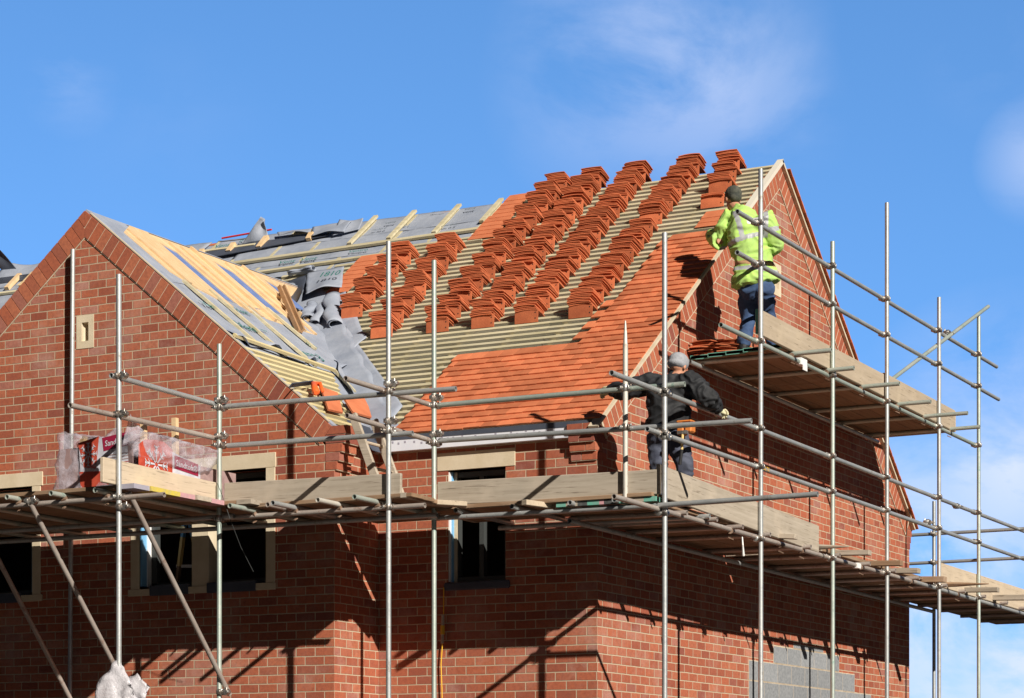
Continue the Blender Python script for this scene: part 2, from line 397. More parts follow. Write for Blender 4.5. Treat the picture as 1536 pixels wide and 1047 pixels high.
# slit stones: frame of cast stone with a recessed splayed slit
def slit(u0, u1, z0, z1, fr, nm):
    mb = MB(); uc = (u0 + u1) / 2; w = (u1 - u0); h = z1 - z0
    a = [(u0, z0), (u1, z0), (u1, z1), (u0, z1)]
    i = [(uc - w * .2, z0 + h * .22), (uc + w * .2, z0 + h * .22), (uc + w * .2, z1 - h * .22), (uc - w * .2, z1 - h * .22)]
    mb.slab(a, [i], fr, .10)
    j = [(uc + w * .02, z0 + h * .27), (uc + w * .16, z0 + h * .27), (uc + w * .16, z1 - h * .27), (uc + w * .02, z1 - h * .27)]
    vs = [fr(*p, .035) for p in i] + [fr(*p, .09) for p in j]
    mb.add(vs, [(0, 1, 5, 4), (1, 2, 6, 5), (2, 3, 7, 6), (3, 0, 4, 7), (4, 5, 6, 7)])
    return mb.build("slit_stone", "stone", house, bevel=0)
slit(-5.683, -5.455, 6.34, 6.69, lambda u, v, w: (u, WY - .006 + w, v), "a")
slit(4.73, 4.965, 7.43, 7.80, lambda u, v, w: (.006 - w, u, v), "b")
# lintels and window surrounds
MB().box((-1.789, -.008, 4.9), (-.9, .12, 5.08)).build("lintel", "stone", house, bevel=.004)
for sgn in (1, -1):
    X = lambda x: WXC + sgn * (x - WXC)
    def bx(mb, x0, x1, y0, y1, z0, z1, mi=0):
        a, b_ = sorted((X(x0), X(x1))); return mb.box((a, y0, z0), (b_, y1, z1), mi)
    lt = MB(); bx(lt, -5.005, -4.102, WY - .010, WY + .14, 4.93, 5.08); bx(lt, -4.098, -3.17, WY - .010, WY + .14, 4.93, 5.08)
    lt.build("lintel", "stone", house, bevel=.003)
    w = MB(); bx(w, -5.0, -3.17, WY - .022, WY + .15, 3.70, 3.77)
    win = w.build("window", "stone", house, bevel=.004)
    w = MB(); bx(w, -4.975, -4.86, WY - .008, WY + .15, 3.77, 4.93); w.build("jamb", "stone", win, bevel=.004)
    w = MB(); bx(w, -3.29, -3.178, WY - .008, WY + .15, 3.77, 4.93); w.build("jamb", "stone", win, bevel=.004)
    mu = MB(); bx(mu, -4.2, -3.99, WY - .005, WY + .15, 3.77, 4.93); mu.build("mullion", "stone", win, bevel=.004)
    sl = MB(); bx(sl, -4.72, -4.23, WY - .032, WY + .14, 3.695, 3.80); bx(sl, -4.0, -3.4, WY - .032, WY + .14, 3.695, 3.80); sl.build("sill_cover", "membrane_dark", win, bevel=.008)
    fr_ = MB()
    for a, b_ in ((-4.855, -4.76), (-3.37, -3.30)): bx(fr_, a, b_, WY + .16, WY + .22, 3.80, 4.92)
    bx(fr_, -4.85, -3.30, WY + .16, WY + .22, 4.87, 4.92); bx(fr_, -4.85, -3.3, WY + .16, WY + .22, 3.79, 3.84)
    fr_.build("frame", "frame", win)
    tp = MB(); bx(tp, -4.86, -4.845, WY + .01, WY + .20, 3.80, 4.92, 1); bx(tp, -4.845, -4.83, WY + .10, WY + .20, 3.80, 4.92, 0); tp.build("reveal_strip", ["white", "tape_blue"], win)
# main window
w = MB(); w.box((-1.70, -.035, 3.69), (-.96, .1, 3.77)); win = w.build("window", "membrane_dark", house, bevel=.012)
fr_ = MB(); fr_.box((-1.655, .10, 3.78), (-1.60, .18, 4.89)); fr_.box((-1.075, .10, 3.78), (-1.02, .18, 4.89)); fr_.box((-1.6, .10, 4.84), (-1.075, .18, 4.89)); fr_.box((-1.6, .10, 3.78), (-1.075, .18, 3.83)); fr_.box((-1.36, .10, 3.83), (-1.31, .17, 4.84))
fr_.build("frame", "frame", win)
tp = MB(); tp.box((-1.664, .01, 3.78), (-1.652, .10, 4.89), 0); tp.box((-1.652, .045, 3.78), (-1.642, .10, 4.89), 1); tp.box((-1.652, .085, 3.78), (-1.61, .099, 4.89), 2); tp.build("reveal_strip", ["white", "tape_blue", "stone"], win)
# inside: floor, ceiling, back partition (dark rooms)
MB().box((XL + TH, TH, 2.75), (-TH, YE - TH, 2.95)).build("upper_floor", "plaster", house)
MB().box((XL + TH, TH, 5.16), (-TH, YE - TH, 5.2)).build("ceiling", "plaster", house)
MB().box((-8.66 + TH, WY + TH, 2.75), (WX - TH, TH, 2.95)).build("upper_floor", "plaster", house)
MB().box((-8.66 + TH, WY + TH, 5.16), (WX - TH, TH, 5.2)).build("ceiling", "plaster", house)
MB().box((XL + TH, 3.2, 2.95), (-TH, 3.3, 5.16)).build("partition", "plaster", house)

# corbels (kneelers)
cb = MB()
for i in range(4):
    z = 5.246 - (i + 1) * ROW; p = .115 - i * .03; x = -.272
    cb.box((x, -p, z + .006), (x + .105, .05, z + ROW)); cb.box((x + .113, -p, z + .006), (-.004 if i % 2 else -.002, .05, z + ROW)) if i % 2 == 0 else cb.box((x + .218, -p, z + .006), (-.002, .05, z + ROW))
    if i % 2: cb.v = cb.v; 
cbm = MB()
for i in range(4):
    z = 5.246 - (i + 1) * ROW; p = .115 - i * .03
    cbm.box((-.270, -p + .005, z), (-.005, .05, z + ROW + .001))
cbm.build("corbel", "mortar", house)
cb2 = MB()
for i in range(4):
    z = 5.246 - (i + 1) * ROW; p = .115 - i * .03
    sp = -.160 if i % 2 else -.104
    cb2.box((-.274, -p, z + .008), (sp - .005, .05, z + ROW)); cb2.box((sp + .005, -p, z + .008), (.002, .10 + (.11 if i % 2 else 0), z + ROW))
cb2.build("corbel", "brick_loose", house)
cb3 = MB(); cb4 = MB()
for i in range(4):
    z = 5.30 - (i + 1) * ROW; p = .13 - i * .035
    cb3.box((-.215, YE - .1, z + .008), (.003, YE + p, z + ROW)); cb4.box((-.21, YE - .1, z), (-.002, YE + p - .005, z + ROW))
cb3.build("corbel", "brick_loose", house); cb4.build("corbel", "mortar", house)
for sg in (1, -1):
    c1, c2 = MB(), MB()
    for i in range(5):
        z = 5.292 - (i + 1) * ROW; p = .15 - i * .03
        xa, xb = (WX - .10, WX + p) if sg > 0 else (2 * WXC - WX - p, 2 * WXC - WX + .10)
        sp = WY + (.1 if i % 2 else .16)
        c1.box((xa, WY - .004, z + .008), (xb, sp - .005, z + ROW)); c1.box((xa, sp + .005, z + .008), (xb, WY + .27, z + ROW))
        c2.box((xa, WY + .002, z), (xb - .005, WY + .265, z + ROW + .001))
    c1.build("corbel", "brick_loose", house); c2.build("corbel", "mortar", house)

# sloping verge bands of bricks laid square to the slope
def clip(poly, f):
    out = []
    for i in range(len(poly)):
        a, b_ = poly[i], poly[(i + 1) % len(poly)]; fa, fb = f(a), f(b_)
        if fa >= 0: out.append(a)
        if (fa >= 0) != (fb >= 0):
            t = fa / (fa - fb); out.append((a[0] + (b_[0] - a[0]) * t, a[1] + (b_[1] - a[1]) * t))
    return out
def verge(peak, ang, halfw, fr, nm, depth=.215, pitch=.1165, proud=.014, gp=.006, rec=.006):
    """peak=(u,z) top outer corner; band runs down both ways"""
    for sg in (1, -1):
        mb, mo = MB(), MB()
        d = (sg * math.cos(ang), -math.sin(ang)); nrm = (-sg * math.sin(ang), -math.cos(ang))
        L = halfw / math.cos(ang); k = -2
        while k * pitch < L:
            a, b_ = k * pitch + gp, (k + 1) * pitch - .005; b_ = min(b_, L)
            if b_ - a > .02:
                q = [(peak[0] + d[0] * t + nrm[0] * n, peak[1] + d[1] * t + nrm[1] * n) for t, n in ((a, .0), (b_, .0), (b_, depth), (a, depth))]
                q = clip(q, lambda p: sg * (p[0] - peak[0]) - .004)
                if len(q) > 2:
                    mb.slab(q, [], fr(proud), .10)
            k += 1
        q = [(peak[0] + d[0] * t + nrm[0] * n, peak[1] + d[1] * t + nrm[1] * n) for t, n in ((-.5, .002), (L, .002), (L, depth + .012), (-.5, depth + .012))]
        q = clip(q, lambda p: sg * (p[0] - peak[0]))
        mo.slab(q, [], fr(proud - rec), .09)
        mb.build("verge_bricks", "brick_loose", house); mo.build("verge_mortar", "mortar", house)
verge((WXC, WZ - .01), WP, 3.06, lambda pr: (lambda u, v, w: (u, WY - pr + w, v)), "wing")
verge((YM, ZR - .02), PITCH, 4.86, lambda pr: (lambda u, v, w: (pr - w, u, v)), "main", depth=.225, gp=.011, rec=.002)

# undercloak strips on the main gable, over which the tiles oversail
vg = MB(); vg.bar(rf(.035, -.20, .012), rf(.035, 4.4, .012), .11, .022, up=(0, -sP, cP)); vg.build("undercloak", "verge", house)
vg = MB(); vg.bar(rf(.02, 4.4, .0), rf(.02, SR + .02, .0), .075, .045, up=(0, -sP, cP)); vg.build("undercloak", "vergewhite", house)
def rb(x, s, off=0):                      # back slope
    p = rf(x, s, off); return Vector((p.x, 2 * YM - p.y, p.z))
vg = MB(); vg.bar(rb(.02, -.12, .0), rb(.02, SR + .02, .0), .075, .03, up=(0, sP, cP)); vg.build("undercloak", "verge", house)
vt = MB()
for k in range(50):
    vt.bar(rb(.01 + jit(.004), -.15 + k * .122, .035), rb(.01, -.15 + k * .122 + .16, .045), .16, .014, up=(0, sP, cP))
vt.build("rear_verge_tiles", "tile", house)
# back slope body
MB().slab([(XL, -.1), (-.06, -.1), (-.06, SR - .02), (XL, SR - .02)], [], lambda u, v, w: rb(u, v, -.06 - w), .04).build("rear_slope", "tile", house)

# gable concrete blockwork patch
bk, bo = MB(), MB()
def blk(y0, y1, z0, z1):
    n = max(1, round((y1 - y0) / .45)); st = (y1 - y0) / n
    for i in range(n): bk.box((-.02, y0 + i * st + .005, z0 + .006), (.004, y0 + (i + 1) * st - .005, z1 - .006))
    bo.box((-.02, y0 - .004, z0 - .004), (.0025, y1 + .004, z1 + .004))
blk(4.727, 6.977, 3.16, 3.36); blk(3.96, 7.56, 2.93, 3.155); blk(3.96, 8.2, 2.70, 2.925); blk(3.4, 8.2, 2.47, 2.695); blk(5.38, 6.4, 3.365, 3.42)
bk.build("blockwork_patch", "block", house); bo.build("block_mortar", "mortar", house)

# fascia insulation boards under the eaves
fa = MB(); fa.box((WX + .003, -.085, 5.125), (-.275, -.005, 5.262)); 
for k in range(26):
    x = -2.35 + k * .08 + jit(.02); z = 5.18 + random.random() * .06
    fa.box((x, -.0865, z - .02), (x + .022, -.0852, z + .002), 1)
fa.build("fascia_board", ["fascia", "paint_lilac"], house)
MB().box((WX + .003, -.075, 5.262), (-.03, -.046, 5.275)).build("drip_membrane", "membrane_dark", house)
ed = MB(); ed.add([(WX + .003, -.088, 5.28), (-.05, -.088, 5.28), (-.05, -.0885, 5.222), (WX + .003, -.0885, 5.24)], [(0, 1, 2, 3)]); ed.build("drip_membrane", "membrane_dark", house)

# ------------------------------------------------------------------ main roof
roof = MB().slab([(XL, -.02), (-.002, -.02), (-.002, SR - .02), (XL, SR - .02)], [], lambda u, v, w: rf(u, v, -.052 - w), .03).build("roof", "membrane", house)
G = SR / 50
def xval(s): return max(WXC, WX - .05 - (s) * cP * MR / KW) if s < 3.35 else -5.6
cbt = MB()
for x in [-.15 - .6 * k for k in range(23)]:
    s0 = -.1 if x > WX else max(-.1, (x - WX) / -0.745 * .0)
    xx = x + .085
    s0 = -.1 if xx > WX or xx < -8.66 else min(WX - xx, xx + 8.66) * 1.34 - .2
    cbt.bar(rf(xx, s0, -.040), rf(xx, SR - .03, -.040), .05, .024, up=(0, -sP, cP))
cbt.build("counter_battens", "batten", roof)
bt = MB()
def seg(x0, x1, s, w=.052, th=.03, off=-.012, s1=None):
    n = max(1, round((x1 - x0) / 1.5)); xs = [x0 + (x1 - x0) * i / n for i in range(n + 1)]
    js = [jit(.005) for _ in xs]; s1 = s if s1 is None else s1
    for i in range(n):
        f0, f1 = i / n, (i + 1) / n
        bt.bar(rf(xs[i] + .002, s + (s1 - s) * f0 + js[i], off), rf(xs[i + 1], s + (s1 - s) * f1 + js[i + 1] * .6, off), w, th, up=(0, -sP, cP))
for k in range(0, 50):
    s = .02 + k * G
    xl = -2.62 - s * 0.755
    if s < 1.0: xl = WX - .0 - s * .75
    if s < 4.62: seg(max(xl, -14), .0, s)
    elif s < 4.75: seg(-5.35, .0, s)
    elif s < 5.0: seg(-4.35 + (s - 4.7), .0, s)
    else: seg(-3.58 - (s - 5) * .0, .0, s)
seg(-6.9, -3.4, 4.77, s1=4.93, off=.0); seg(-7.5, -3.5, 5.19, s1=5.29, off=.0, w=.07); seg(-9.2, -7.1, 5.74, off=0)
seg(-4.6, -3.3, 4.99, s1=5.02, off=.0); seg(-12, -8.9, 5.2, off=0); seg(-6.6, -6.2, 5.95, off=0)
bt.build("battens", "batten", roof)
# underlay laps and printing
def sheet(name, fn, nu, nv, mat, parent, thick=.004, smooth=True):
    mb = MB(); mb.v = [Vector(fn(i / nu, j / nv)) for i in range(nu + 1) for j in range(nv + 1)]
    for i in range(nu):
        for j in range(nv):
            a = i * (nv + 1) + j; mb.f.append((a, a + nv + 1, a + nv + 2, a + 1)); mb.mi.append(0)
    o = mb.build(name, mat, parent, smooth=smooth)
    if thick:
        md = o.modifiers.new("t", 'SOLIDIFY'); md.thickness = thick; md.offset = 0
    return o
from mathutils import noise as NZ
def nz(x, y, z=0, s=1.0): return NZ.noise(Vector((x * s, y * s, z)))
for (x0, x1, s0, s1, ph) in ((-7.9, -3.65, 5.62, SR - .01, 1), (-7.3, -3.62, 5.02, 5.66, 2), (-6.9, -4.3, 4.62, 5.05, 3), (-13.8, -8.0, 5.45, SR - .01, 4), (-13.8, -8.3, 4.6, 5.5, 5)):
    def fn(u, v, x0=x0, x1=x1, s0=s0, s1=s1, ph=ph):
        x = x0 + (x1 - x0) * u; s = s0 + (s1 - s0) * v
        lift = .012 + .010 * nz(x, s, ph, 3) + (.022 * max(0, nz(x, 0, ph, 2.2) + .2) * (1 - v) ** 3)
        return rf(x, s, -.05 + lift + .002 * ph)
    sheet("underlay_sheet", fn, 60, 10, "membrane", roof)
for x, s0 in ((-5.47, 5.34), (-4.9, 5.34), (-4.255, 5.34), (-3.66, 5.5)):
    MB().bar(rf(x, s0, .004), rf(x, SR + .02, .004), .062, .03, up=(0, -sP, cP)).build("ridge_batten", "batten", roof)
# dark sheet painted as a gap's shadow, and raised, curling flaps near the ridge
MB().slab([(-8.3, 5.42), (-6.0, 5.72), (-6.0, 5.80), (-7.0, 5.83), (-8.6, 5.75)], [], lambda u, v, w: rf(u, v, .006 - w), .01).build("gap_shadow_sheet", "membrane_dark", roof)
def flap(pts, name="membrane_flap", mat="membrane", curl=.05, n=14):
    """bilinear patch through 4 corners with ruffles"""
    a, b_, c, d = [Vector(p) for p in pts]
    nrm = (b_ - a).cross(d - a).normalized()
    def fn(u, v):
        p = (a * (1 - u) + b_ * u) * (1 - v) + (d * (1 - u) + c * u) * v
        return p + nrm * (curl * math.sin(u * 5.1 + v * 2.0) * v + .4 * curl * nz(p.x, p.y + p.z, 3, 5))
    return sheet(name, fn, n, n, mat, roof)
flap([rf(-7.35, 5.80, .0), rf(-6.95, 5.86, .0), rf(-7.00, 5.98, .22), rf(-7.02, 6.00, .26)])
flap([rf(-6.9, 6.02, .02), rf(-6.35, 6.0, .02), rf(-6.25, 5.78, .06), rf(-6.8, 5.88, .05)], curl=.02)
flap([rf(-6.35, 6.02, .03), rf(-5.75, 6.02, .04), rf(-5.72, 5.72, .04), rf(-6.2, 5.70, .05)], curl=.02)
flap([rf(-5.9, 5.7, .0), rf(-5.55, 5.8, .0), rf(-5.6, 6.06, .03), rf(-5.95, 6.06, .05)], curl=.015)
# bent dark flap far left
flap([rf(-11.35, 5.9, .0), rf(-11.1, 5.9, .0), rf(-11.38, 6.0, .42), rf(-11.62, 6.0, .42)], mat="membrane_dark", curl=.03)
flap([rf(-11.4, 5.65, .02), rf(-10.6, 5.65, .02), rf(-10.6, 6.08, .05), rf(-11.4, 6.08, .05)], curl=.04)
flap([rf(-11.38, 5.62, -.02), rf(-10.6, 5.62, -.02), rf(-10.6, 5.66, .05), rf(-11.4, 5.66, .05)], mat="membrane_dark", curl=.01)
for x, s0, s1 in ((-7.9, 5.52, 5.72), (-7.45, 5.62, 5.80), (-6.98, 5.62, 5.88), (-6.25, 5.68, 5.80), (-8.2, 5.5, 5.68), (-11.35, 5.35, 5.72), (-10.95, 5.35, 5.72), (-10.7, 5.35, 5.72)):
    MB().bar(rf(x, s0, .0), rf(x, s1, .03), .07, .05, up=(0, -sP, cP)).build("rafter_end", "timber", roof)
MB().tube(rf(-7.8, 6.08, .02), rf(-7.0, 6.07, .05), .012, hollow=False).build("red_pipe", "red", roof)
sheet("left_tile_patch", lambda u, v: rf(-12.6 + u * 1.2, 5.2 + v * .75, .02), 4, 4, "tile", roof, .02)

def textobj(s, name, O, U, V, size, mat, parent, shear=0, thick=.0):
    cu = bpy.data.curves.new(name, "FONT"); cu.body = s; cu.size = 1; cu.extrude = 0; cu.resolution_u = 2; cu.shear = shear; cu.offset = thick
    t = bpy.data.objects.new(name, cu); C.objects.link(t)
    dg = bpy.context.evaluated_depsgraph_get(); me = bpy.data.meshes.new_from_object(t.evaluated_get(dg))
    bpy.data.objects.remove(t)
    O, U, V = Vector(O), Vector(U).normalized(), Vector(V).normalized()
    for v in me.vertices: v.co = O + U * v.co.x * size + V * v.co.y * size
    me.materials.clear(); me.materials.append(M[mat])
    o = bpy.data.objects.new(name, me); C.objects.link(o); o.parent = parent
    if parent is not None: o.matrix_parent_inverse = Matrix.Translation(-parent.location)
    return o
up_s = Vector((0, cP, sP))
for (x, s, tx, sz) in ((-6.35, 4.98, "Vent  Vent", .13), (-5.0, 4.78, "1810", .11), (-4.6, 5.05, "vent", .10), (-5.35, 5.05, "Ventro", .10), (-4.1, 5.95, "vent", .09), (-4.25, 5.50, "mm 0.5", .08), (-5.3, 5.68, "m 30 0", .07), (-4.85, 5.70, "0 1", .07), (-7.8, 5.82, "Vent", .13), (-7.45, 5.9, "0", .12), (-12.3, 5.0, "Vent", .2), (-11.4, 5.1, "Vent", .2), (-4.6, 6.02, "1810 vent", .05), (-5.2, 5.85, "vent", .09)):
    textobj(tx, "printed_text", rf(x, s, .003), (1, 0, 0), up_s, sz, "green_print" if sz > .095 else "print_dark", roof, thick=.008)

# laid tiles
def tilebox(mb, x0, x1, s, L=.19, th=.016, o0=None):
    a = .038 + jit(.002) if o0 is None else o0; c = .002
    j1, j2 = jit(.003), jit(.003); xm = (x0 + x1) / 2
    vs = []
    for (ss, off) in ((s + j1, a), (s + L, .016)):
        for x, dc in ((x0 + .0025, 0), (xm, c), (x1 - .0025, 0)):
            vs.append(rf(x, ss + j2, off + dc - (c if ss > s + .1 else 0) * .5)); vs.append(rf(x, ss + j2, off + dc - th))
    fs = [(0, 2, 8, 6), (2, 4, 10, 8), (1, 7, 9, 3), (3, 9, 11, 5), (0, 1, 3, 2), (2, 3, 5, 4), (6, 8, 9, 7), (8, 10, 11, 9), (0, 6, 7, 1), (4, 5, 11, 10)]
    mb.add(vs, fs)
lt = MB(); TW = .19
for k in range(0, 36):
    s = -.045 + k * G
    if s < 1.56: xl = -2.30
    else: xl = -.86 + (s - 1.56) * .05 - (.02 if k % 2 else 0)
    if s > 4.25: break
    x = .055; first = True
    while x > xl + .03:
        wdt = TW * 1.5 if (first and k % 2) else TW
        x0 = max(x - wdt, xl - (.1 if k % 2 else 0)) ; tilebox(lt, x0, x, s); x = x0; first = False
        if x0 <= xl: break
    if 1.3 < s < 1.56 and False: pass
lt.build("laid_tiles", "tile", roof)

# ------------------------------------------------------------------ wing roof
wroof = MB()
wroof.bar((WXC, -.12, WZ - .13), (WXC, 3.2, WZ - .13), .045, .22)
for y in [-.05 + .5 * k for k in range(6)]:
    L = 3.85 if y < .1 else min(3.85, (3.31 - y) / 3.35 * 3.99)
    wroof.bar(wf(y, .02, -.13), wf(y, max(.5, L), -.13), .05, .17, up=(sW, 0, cW))
WR = wroof.build("wing_roof", "timber", house)
# rafters and blue felt of the far slope, seen from inside
fr2 = MB()
def wl(y, w, off=0): p = wf(y, w, off); return Vector((2 * WXC - p.x, p.y, p.z))
MB().slab([(-.8, 0), (3.25, 0), (0, 3.99), (-.8, 3.99)], [], lambda u, v, w: wl(u, v, -.02 - w), .02).build("far_slope_membrane", "blue", WR)
for y in [-.1 + .5 * k for k in range(6)]:
    fr2.bar(wl(y, .02, -.13), wl(y, 2.5, -.13), .045, .15, up=(-sW, 0, cW))
fr2.build("far_rafters", "timber", WR)
# blue felt slips between the near rafters, and printing on it
bl, lay = MB(), MB()
for y, y2 in ((-.10, .98), (.98, 2.0), (2.0, 2.5)):
    we = 1.5 if y < 1.5 else .75; far = y2
    if y < 0: lay.slab([(-.12, .02), (.20, .02), (.20, we), (-.30, 1.22), (-.48, 1.05), (-.50, .30)], [], lambda u, v, w: wf(u, v, .008 - w), .03)
    else: lay.slab([(y, .02), (y + .30, .02), (y + .30, we), (y, we)], [], lambda u, v, w: wf(u, v, -.004 - w), .02)
    lay.slab([(y + .30, .02), (y + .56, .02), (y + .56, .30), (y + .30, .16)], [], lambda u, v, w: wf(u, v, -.004 - w), .02)
    bl.slab([(y + .30, .14), (y + .56, .30), (y + .56, we), (y + .30, we)], [], lambda u, v, w: wf(u, v, -.016 - w), .006)
    if far - y > .6:
        lay.slab([(y + .56, .02), (far, .02), (far, we), (y + .56, we)], [], lambda u, v, w: wf(u, v, -.004 - w), .02)
        lay.bar(wf(y + .60, .12, .006), wf(y + .62, we, .006), .04, .035, up=(sW, 0, cW))
        lay.bar(wf(y + .84, .1, .002), wf(y + .84, we, .002), .05, .03, up=(sW, 0, cW))
    lay.bar(wf(y + .02 - (.25 if y < 0 else 0), .20 if y < 0 else .03, .008), wf(y + .02 - (.25 if y < 0 else 0), we - (.25 if y < 0 else 0), .012), .045, .04, up=(sW, 0, cW))
bl.build("felt_strips", "blue", WR); lay.build("lay_boards", "timber", WR)
MB().slab([(-.83, -.01), (-.16, -.01), (-.14, 1.2), (-.83, 1.35)], [], lambda u, v, w: wf(u, v, .000 - w), .01).build("verge_underlay", "membrane", WR)
# membranes
def wmem(y0f, y1f, w0f, w1f, ph, off, nu=50, nv=26, name="valley_membrane", amp=.02, edge=.0):
    def fn(u, v):
        y = y0f(v) + (y1f(v) - y0f(v)) * u; w = w0f(u) + (w1f(u) - w0f(u)) * v
        l = off + amp * (nz(y, w, ph, 1.6) + .4 * nz(y, w, ph + 4, 5)) + edge * (max(0, math.sin(y * 9 + ph)) ** 1.5) * max(0, v - .82) * 6
        p = wf(y, w, l)
        # turn up onto the main slope beyond the valley line
        ym = (WZ - KW * (p.x - WXC) - ZE) / MR
        if p.y > ym:
            e = p.y - ym; p.z = max(p.z, ZE + MR * p.y + .012 + .01 * nz(y, w, ph, 4))
        return p
    return sheet(name, fn, nu, nv, "membrane", WR)
# lower sheet: from w 2.0 to eaves
wmem(lambda v: -.82, lambda v: (2.25 * (1 - v) + .50 * v), lambda u: 2.2 - .5 * u, lambda u: 4.0, 1, -.028, amp=.012)
# upper sheet with wavy free edge
wmem(lambda v: -.80, lambda v: (2.95 * (1 - v) + 1.95 * v), lambda u: 1.22 + .1 * math.sin(u * 6) + (.12 * max(0, 1 - u * 3) * -1), lambda u: 2.42 + .04 * math.sin(u * 19) - .42 * max(0, u - .55), 2, -.008, edge=.075, amp=.018)
# strip along the valley lying on main battens
def vs(u, v):
    s = .12 + 4.15 * u; xe = WX + .29 - s * .745; x = xe - .62 + .62 * v + .02 * math.sin(s * 14) * v
    return rf(x, s, .014 + .02 * abs(nz(x, s, 9, 3)) + .03 * max(0, nz(x, s, 5, 2)) * v)
sheet("valley_membrane", vs, 60, 10, "membrane", WR)
flap_pts = [rf(-2.95, .9, .02), rf(-3.75, 2.1, .02), rf(-3.72, 2.12, .13), rf(-2.95, .95, .09)]
def vfold(u, v):
    s = .75 + 1.5 * u; x = WX - .02 - s * .745
    return rf(x - .05 * v + .03 * math.sin(u * 13) * v, s, .01 + .14 * v * math.sin(math.pi * min(1, u * 1.15 + .05)))
sheet("membrane_fold", vfold, 30, 6, "membrane", WR)
# rolled and folded lengths at the head of the valley
def roll(p, q, r, squash=.6, name="membrane_roll", mat="membrane"):
    p, q = Vector(p), Vector(q); d = (q - p).normalized(); a = Vector((0, 0, 1)) - d * d.z; a.normalize(); b_ = d.cross(a)
    def fn(u, v):
        t = v * 2.6 * math.pi; rr = r * (1 - .28 * v) * (1 + .3 * nz(u * 2, v * 3, r * 99, 1.5))
        return p + (q - p) * u + b_ * .04 * nz(u, 0, r * 50, 2.5) * 2 + a * math.sin(t) * rr * squash + b_ * math.cos(t) * rr
    return sheet(name, fn, 12, 30, mat, WR)
roll(rf(-4.80, 3.60, .07), rf(-4.42, 2.80, .06), .10); roll(rf(-5.05, 3.50, .05), rf(-4.92, 3.05, .06), .075); roll(rf(-4.85, 3.45, .05), rf(-4.75, 2.95, .04), .06)
def fl(pts, curl=.03, mat="membrane"): o = flap(pts, curl=curl, mat=mat); o.parent = WR; return o
fl([rf(-5.62, 4.45, .05), rf(-5.12, 4.52, .05), rf(-4.78, 3.80, .10), rf(-5.20, 3.65, .14)])
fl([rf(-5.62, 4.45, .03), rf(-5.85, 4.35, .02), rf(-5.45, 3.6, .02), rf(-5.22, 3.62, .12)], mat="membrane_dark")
fl([rf(-5.2, 3.66, .0), rf(-4.75, 3.80, .02), rf(-4.6, 3.55, .03), rf(-5.05, 3.4, .03)])
roll(rf(-5.9, 4.5, .05), rf(-5.55, 4.52, .07), .06)
textobj("1810", "printed_text", rf(-5.18, 3.98, .17), (1, 0, 0), (0, .72, .69), .15, "green_print", WR, thick=.008)
# long loose boards at the head of the valley
def WPX(px, py, off=0):                  # where the sight line through a photo pixel meets the wing slope
    n_ = Vector((sW, 0, cW)); r = ray(px, py); t = ((wf(0, 0, off) - CAM).dot(n_)) / r.dot(n_); return CAM + r * t
lb = MB(); lb.bar(WPX(419, 430, .10), WPX(448, 498, .03), .03, .05, up=(.3, .4, 1)); lb.bar(WPX(425, 430, .10), WPX(454, 496, .03), .025, .06, up=(.3, .4, 1)); lb.build("loose_noggins", "timberbrown", WR)
# counter battens down the slope and eaves battens across it
cbw = MB()
for (y, w0, w1) in ((-.42, 1.22, 2.35), (.03, 1.24, 2.47), (.55, 1.19, 2.52), (1.17, 1.2, 2.0)):
    cbw.bar(wf(y, w0, .014), wf(y + .03, w1, .016), .045, .028, up=(sW, 0, cW))
cbw.bar(wf(1.0, 2.45, .02), wf(.55, 3.9, .02), .04, .028, up=(sW, 0, cW))
cbw.build("counter_battens", "batten", WR)
ebt = MB()
ebt.bar(wf(-.83, 2.40, .035), wf(.93, 2.52, .035), .045, .03, up=(sW, 0, cW))
k = 0; w = 2.60
while w < 3.85:
    ye = .98 - (w - 2.4) * .88
    ebt.bar(wf(-.84, w, -.0), wf(ye + jit(.03), w + jit(.01), -.0), .05, .03, up=(sW, 0, cW)); w += G
ebt.build("eaves_battens", "battenY", WR)
rd = (wf(0, 1, 0) - wf(0, 0, 0)).normalized()
for (y, w, tx, sz) in ((-.30, 2.05, "Vent", .19), (.55, 2.28, "Vent 3", .20), (1.15, 1.95, "810", .12), (.15, 1.6, "Vent", .13), (1.25, 1.62, "0", .15), (-.62, 1.75, "Vent", .15), (.2, 1.95, "vent", .08)):
    textobj(tx, "printed_text", wf(y, w, .012), (0, 1, 0), -rd, sz, "green_print", WR, thick=.008)
# left hand slope of the wing: covered
MB().slab([(-.8, 0), (3.3, 0), (0, 3.99), (-.8, 3.99)], [], lambda u, v, w: wl(u, v, .01 - w), .012).build("left_slope_membrane", "membrane", WR)
ms = MB(); ms.bar(wf(-.80, .0, .0), wf(-.80, 3.96, .0), .09, .02, up=(sW, 0, cW)); ms.build("undercloak", "membrane", WR)
MB().bar(wf(-.845, .08, .01), wf(-.845, 3.9, .01), .02, .012, up=(sW, 0, cW)).build("verge_edge", "verge", WR)

